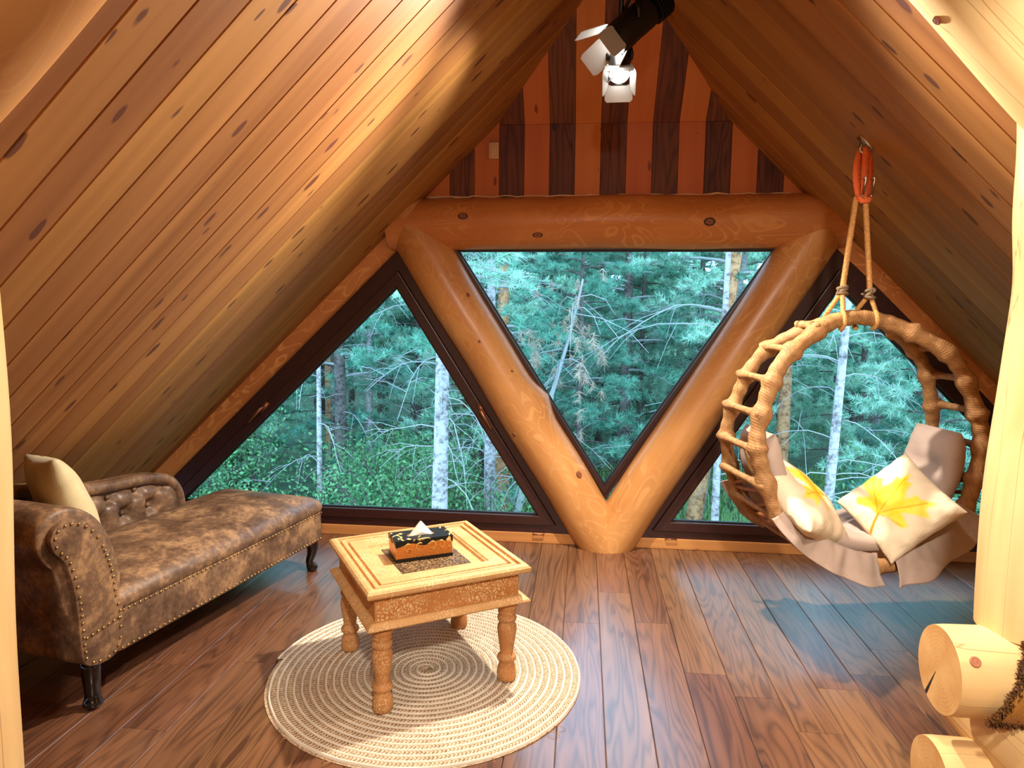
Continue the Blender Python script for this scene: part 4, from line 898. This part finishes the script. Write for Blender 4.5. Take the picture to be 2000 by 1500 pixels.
def make_tree(idx, H, rb, crown0, nbr, spread, barkm, needlem, ndead, seed, k=26, tuft=1.):
    r_ = np.random.default_rng(seed)
    tz = np.linspace(0, 1, 16); ph = r_.uniform(0, 6.28, 3); T = np.stack([.05*np.sin(3*tz+ph[0])*H*.12*tz, .05*np.sin(4*tz+ph[1])*H*.12*tz, tz*H], 1)
    mb = MB(); mb.tube(T, rb*(1-.75*tz), 10); mt = mb.mesh('trunk', barkm)
    mbb = MB(); C = []; D = []
    for b in range(nbr):
        f = crown0+(1-crown0)*((b+.5)/nbr)**.9; base = np.array([np.interp(f, tz, T[:, i]) for i in range(3)]); az = b*2.4+r_.uniform(-.4, .4); L = spread*(1.15-f)**.7*r_.uniform(.65, 1.1)
        out = np.array([math.cos(az), math.sin(az), 0]); s = np.linspace(0, 1, 7); P = base+np.outer(s*L, out)+np.outer((.22*s-.34*s*s)*L+.05*r_.normal()*s, [0, 0, 1])
        mbb.tube(P, np.linspace(rb*.22, rb*.05, 7), 4, cap=False)
        for q in range(int(9*L)+4):
            t = r_.uniform(.3, 1.); p = np.array([np.interp(t, s, P[:, i]) for i in range(3)]); sd = np.array([-out[1], out[0], 0])*r_.choice([-1, 1])
            dv = out*.6+sd*r_.uniform(.2, 1)+np.array([0, 0, r_.uniform(-.1, .45)]); dv /= np.linalg.norm(dv); l2 = r_.uniform(.15, .5)*(1.1-t*.5)*min(1, L)
            e = p+dv*l2; mbb.tube([p, (p+e)/2+np.array([0, 0, -.015]), e], [rb*.06, rb*.05, rb*.03], 3, cap=False)
            for u in (.45, .75, 1.): C.append(p+dv*l2*u+r_.normal(size=3)*.02); D.append(dv)
    mn = trimesh('needles', needles(np.array(C), np.array(D), k, .125*tuft, .0058*tuft, r_), needlem)
    # dead lower limbs
    for b in range(ndead):
        f = r_.uniform(.12, crown0+.15); base = np.array([np.interp(f, tz, T[:, i]) for i in range(3)]); az = r_.uniform(0, 6.28); L = r_.uniform(.6, 1.7); out = np.array([math.cos(az), math.sin(az), 0]); s = np.linspace(0, 1, 8)
        P = base+np.outer(s*L, out)+np.outer((.35*s-.65*s*s)*L, [0, 0, 1])+np.cumsum(r_.normal(size=(8, 3))*.012, 0); mbb.tube(P, np.linspace(.009, .003, 8), 3, cap=False)
        for q in range(6):
            t = r_.uniform(.3, .95); p = np.array([np.interp(t, s, P[:, i]) for i in range(3)]); dv = out*.7+r_.normal(size=3)*.6; dv /= np.linalg.norm(dv); l2 = r_.uniform(.2, .6)
            mbb.tube([p, p+dv*l2*.5+np.array([0, 0, -.02]), p+dv*l2+np.array([0, 0, -.10])], [.0042, .003, .0018], 3, cap=False)
    return mt, mbb.mesh('branches', M['deadtwig'] if ndead > 8 else barkm), mn
KINDS = {'pale': make_tree(0, 8.0, .115, .50, 26, 1.7, M['bark_pale'], M['needle'], 34, 21), 'pale2': make_tree(1, 7.4, .10, .46, 24, 1.6, M['bark_pale'], M['needle_shade'], 30, 22),
         'orange': make_tree(2, 9.5, .15, .36, 40, 2.1, M['bark_orange'], M['needle'], 10, 23), 'young': make_tree(3, 6.2, .075, .10, 46, 1.7, M['bark_dark'], M['needle'], 6, 24, 30),
         'young2': make_tree(4, 6.8, .08, .16, 44, 1.8, M['bark_dark'], M['needle_shade'], 8, 25, 28), 'dark': make_tree(5, 8.6, .13, .30, 40, 2.0, M['bark_dark'], M['needle_shade'], 14, 26), 'slim': make_tree(7, 7.6, .068, .55, 22, 1.6, M['bark_pale'], M['needle'], 26, 28), 'thin': make_tree(6, 7.0, .045, .62, 14, 1.1, M['bark_pale'], M['needle_shade'], 18, 27)}
def tree(kind, px_, Y, label, group=None, sc_=1., rz=None, lean=0., py=900, x=None):
    X = at(px_, py, Y)[0] if x is None else x; mt, mbr, mn = KINDS[kind]; rz = random.uniform(0, 6.28) if rz is None else rz
    Mx = Matrix.Translation((X, Y, gz(X, Y)-.1)) @ Matrix.Rotation(lean, 4, 'Y') @ Matrix.Rotation(rz, 4, 'Z') @ Matrix.Diagonal((sc_, sc_, sc_, 1))
    t = empty('pine_tree', M=Mx, label=label, cat='tree', group=group)
    link('trunk', mt, t); link('branches', mbr, t, kind='stuff'); link('needles', mn, t, kind='stuff'); return t
tree('pale', 850, 7.6, 'pale straight pine trunk in the left window, thickest of the bare trunks', lean=.02)
tree('pale2', 958, 9.0, 'pale pine trunk low in the right corner of the left window', rz=1.0)
tree('thin', 624, 9.0, 'thin whitish sapling trunk in the middle of the left window', rz=2.)
tree('dark', 668, 11.6, 'dim grey trunk just right of the thin sapling in the left window', rz=.5)
tree('pale2', 722, 12.6, 'slender grey trunk between the dim trunk and the thick pale trunk', sc_=.9, rz=4.)
tree('orange', 985, 12.6, 'orange-barked pine in the upper left of the middle window', py=560, rz=.3)
tree('orange', 1350, 12.0, 'orange-barked pine in the upper right of the middle window', py=950, rz=2.2, lean=.115)
tree('pale2', 1362, 12.7, 'pale trunk right behind the orange pine in the middle window', py=950, rz=2.6, lean=.125)
tree('dark', 1222, 13.2, 'dark pine trunk in the centre of the middle window', py=680, rz=3.3)
tree('slim', 1608, 7.7, 'slim pale pine trunk framed by the swing chair hoop', sc_=1.0, lean=.035, rz=3.6)
tree('thin', 1400, 8.6, 'small pale birch-like trunk left of the swing chair', sc_=1.25, rz=.7, py=960)
tree('orange', 1532, 12.8, 'pinkish brown trunk behind the slim pale pine in the right window', sc_=.9, rz=1.4, py=760)
# broken dead trunk leaning in the middle window
mb = MB(); p0, p1 = at(1068, 800, 8.6), at(1132, 545, 8.4); r_ = np.random.default_rng(2); t = np.linspace(-1.2, 1, 22); P = np.array([p0+(p1-p0)*s_+np.array([.05*math.sin(2.2*s_), 0, 0]) for s_ in t]); mb.tube(P, np.linspace(.055, .012, 22), 7)
o = mb.build('dead_tree', M['deadtwig'], None, label='broken grey dead sapling leaning in the middle window', cat='tree'); mb = MB()
for k in range(26):
    s_ = r_.uniform(-.5, .9); p = p0+(p1-p0)*s_; dv = np.array([r_.normal(), r_.normal()*.6, -abs(r_.normal())*.5]); dv /= np.linalg.norm(dv); L = r_.uniform(.3, 1.3); mb.tube([p, p+dv*L*.4+np.array([0, 0, .05]), p+dv*L*.75, p+dv*L+np.array([0, 0, -.18])], [.010, .008, .006, .003], 3, cap=False)
mb.build('twigs', M['deadtwig'], o)
C = r_.normal(size=(60, 3))*np.array([.35, .3, .4])+(p0+(p1-p0)*.45); mn = trimesh('dry_needles', needles(C, np.tile([0, 0, -1.], (60, 1)), 22, .12, .006, r_), M['needle_dead']); link('dry_needles', mn, o, kind='stuff')
# young pines and the trees deeper in the forest, seen through all three windows
rt = random.Random(17); n_t = 0
def free(x, y, lst, d): return all((x-a)**2+(y-b)**2 > d*d for a, b in lst)
spots = []
for Y, cnt, kinds, dmin in ((10.2, 7, ('young', 'young2'), 1.5), (13.4, 12, ('young', 'young2', 'young'), 1.6), (16.5, 16, ('dark', 'young', 'orange', 'young2'), 1.6), (20.5, 22, ('dark', 'young2', 'orange', 'pale'), 1.6), (26, 28, ('dark', 'young2', 'young', 'dark'), 1.5)):
    for _ in range(cnt*30):
        if cnt <= 0: break
        x = rt.uniform(-.88, .80)*Y; y = Y+rt.uniform(-1.4, 1.4)
        if y < 12.2 and (.0 < x/y < .42 or abs(x/y+.33) < .12): continue
        if free(x, y, spots, dmin):
            spots.append((x, y)); kd = rt.choice(kinds); cnt -= 1
            q_ = x/y; wn = 'left' if q_ < -.12 else 'right' if q_ > .2 else 'middle'
            row = {10.2: 'close behind', 13.4: 'in the second row behind', 16.5: 'in the third row behind', 20.5: 'deep in the forest behind'}.get(Y, 'farthest back behind')
            lab = {'dark': 'dark-barked pine', 'young': 'bushy bright young pine', 'young2': 'bushy shaded green young pine', 'orange': 'orange-barked pine', 'pale': 'pale-barked pine'}[kd]+' '+row+' the '+wn+' window'
            grp = {10.2: 'young pines close behind the windows', 13.4: 'young pines of the second row'}.get(Y, 'pines deep in the forest')
            tree(kd, 0, y, lab, grp, rt.uniform(.8, 1.15)*(1 if Y < 15 else 1.2 if Y < 18 else 1.45), x=x)
# leafy shrubs
def shrub_mesh(seed, n_, R, Hh):
    r_ = np.random.default_rng(seed); mb = MB(); L = []
    for k in range(26):
        az = r_.uniform(0, 6.28); e = np.array([math.cos(az)*R*r_.uniform(.2, 1), math.sin(az)*R*r_.uniform(.2, 1), Hh*r_.uniform(.5, 1)]); mid = e*np.array([.35, .35, .6]); mb.tube([(0, 0, 0), mid, e], [.012, .008, .003], 3, cap=False)
        for q in range(n_//26):
            t = r_.uniform(.3, 1.05); p = (mid+(e-mid)*(t-.4)/.6 if t > .4 else mid*t/.4)+r_.normal(size=3)*np.array([.13, .13, .10]); d = r_.normal(size=3)+np.array([0, 0, .3]); d /= np.linalg.norm(d); s = np.cross(d, r_.normal(size=3)); s /= np.linalg.norm(s); l, w_ = r_.uniform(.03, .06), r_.uniform(.009, .015)
            a, b, c, f = p, p+d*l*.5+s*w_, p+d*l, p+d*l*.5-s*w_; L += [[a, b, c], [a, c, f]]
    return mb.mesh('stems', M['bark_dark']), trimesh('leaves', np.array(L), M['leafgreen'])
SH = [shrub_mesh(s_, 2600, .8, 1.5) for s_ in (1, 2, 3)]
def shrub(x, y, k, sc_, label, group=None):
    s = empty('forest_shrub', M=Matrix.Translation((x, y, gz(x, y)-.05)) @ Matrix.Rotation(rt.uniform(0, 6), 4, 'Z') @ Matrix.Diagonal((sc_, sc_, sc_, 1)), label=label, cat='shrub', group=group); link('stems', SH[k][0], s); link('leaves', SH[k][1], s)
for k in range(26):
    Y = rt.uniform(8.2, 13.5); x = rt.uniform(-.80, .02)*Y if k < 18 else rt.uniform(.35, .75)*Y
    shrub(x, Y, k % 3, rt.uniform(.9, 1.7), 'leafy green shrub of the undergrowth in the '+('left' if k < 18 else 'right')+' window', 'undergrowth shrubs')
# meadow grass in the clearing
r_ = np.random.default_rng(8); n_g = 26000; gx = r_.uniform(-2.0, 7.5, n_g); gy = r_.uniform(6.5, 16, n_g); B = np.stack([gx, gy, np.array([gz(a, b) for a, b in zip(gx, gy)])], 1); d = r_.normal(size=(n_g, 3))*.28+np.array([0, 0, 1]); s = np.cross(d, r_.normal(size=(n_g, 3))); s /= np.linalg.norm(s, axis=1)[:, None]
me = trimesh('grass', np.stack([B-s*.014, B+s*.014, B+d*r_.uniform(.10, .26, (n_g, 1))], 1), M['grass']); link('grass', me, None, label='short pale green grass of the clearing below the windows', cat='grass', kind='stuff')
# things of one look are told apart by their order from the left
by = {}
for o in bpy.data.objects:
    if o.parent is None and o.get('category') in ('tree', 'shrub') and o.get('group'): by.setdefault(o['label'], []).append(o)
ORD = 'leftmost,second,third,fourth,fifth,sixth,seventh,eighth,ninth,tenth,eleventh,twelfth,thirteenth,fourteenth,fifteenth,sixteenth,seventeenth,eighteenth,nineteenth,twentieth,twenty-first,twenty-second,twenty-third,twenty-fourth,twenty-fifth'.split(',')
for lab, os_ in by.items():
    if len(os_) > 1:
        os_.sort(key=lambda o: o.matrix_basis.translation.x/o.matrix_basis.translation.y)
        for i, o in enumerate(os_): o['label'] = lab+', '+(ORD[i] if i == 0 else ORD[i]+' from left')
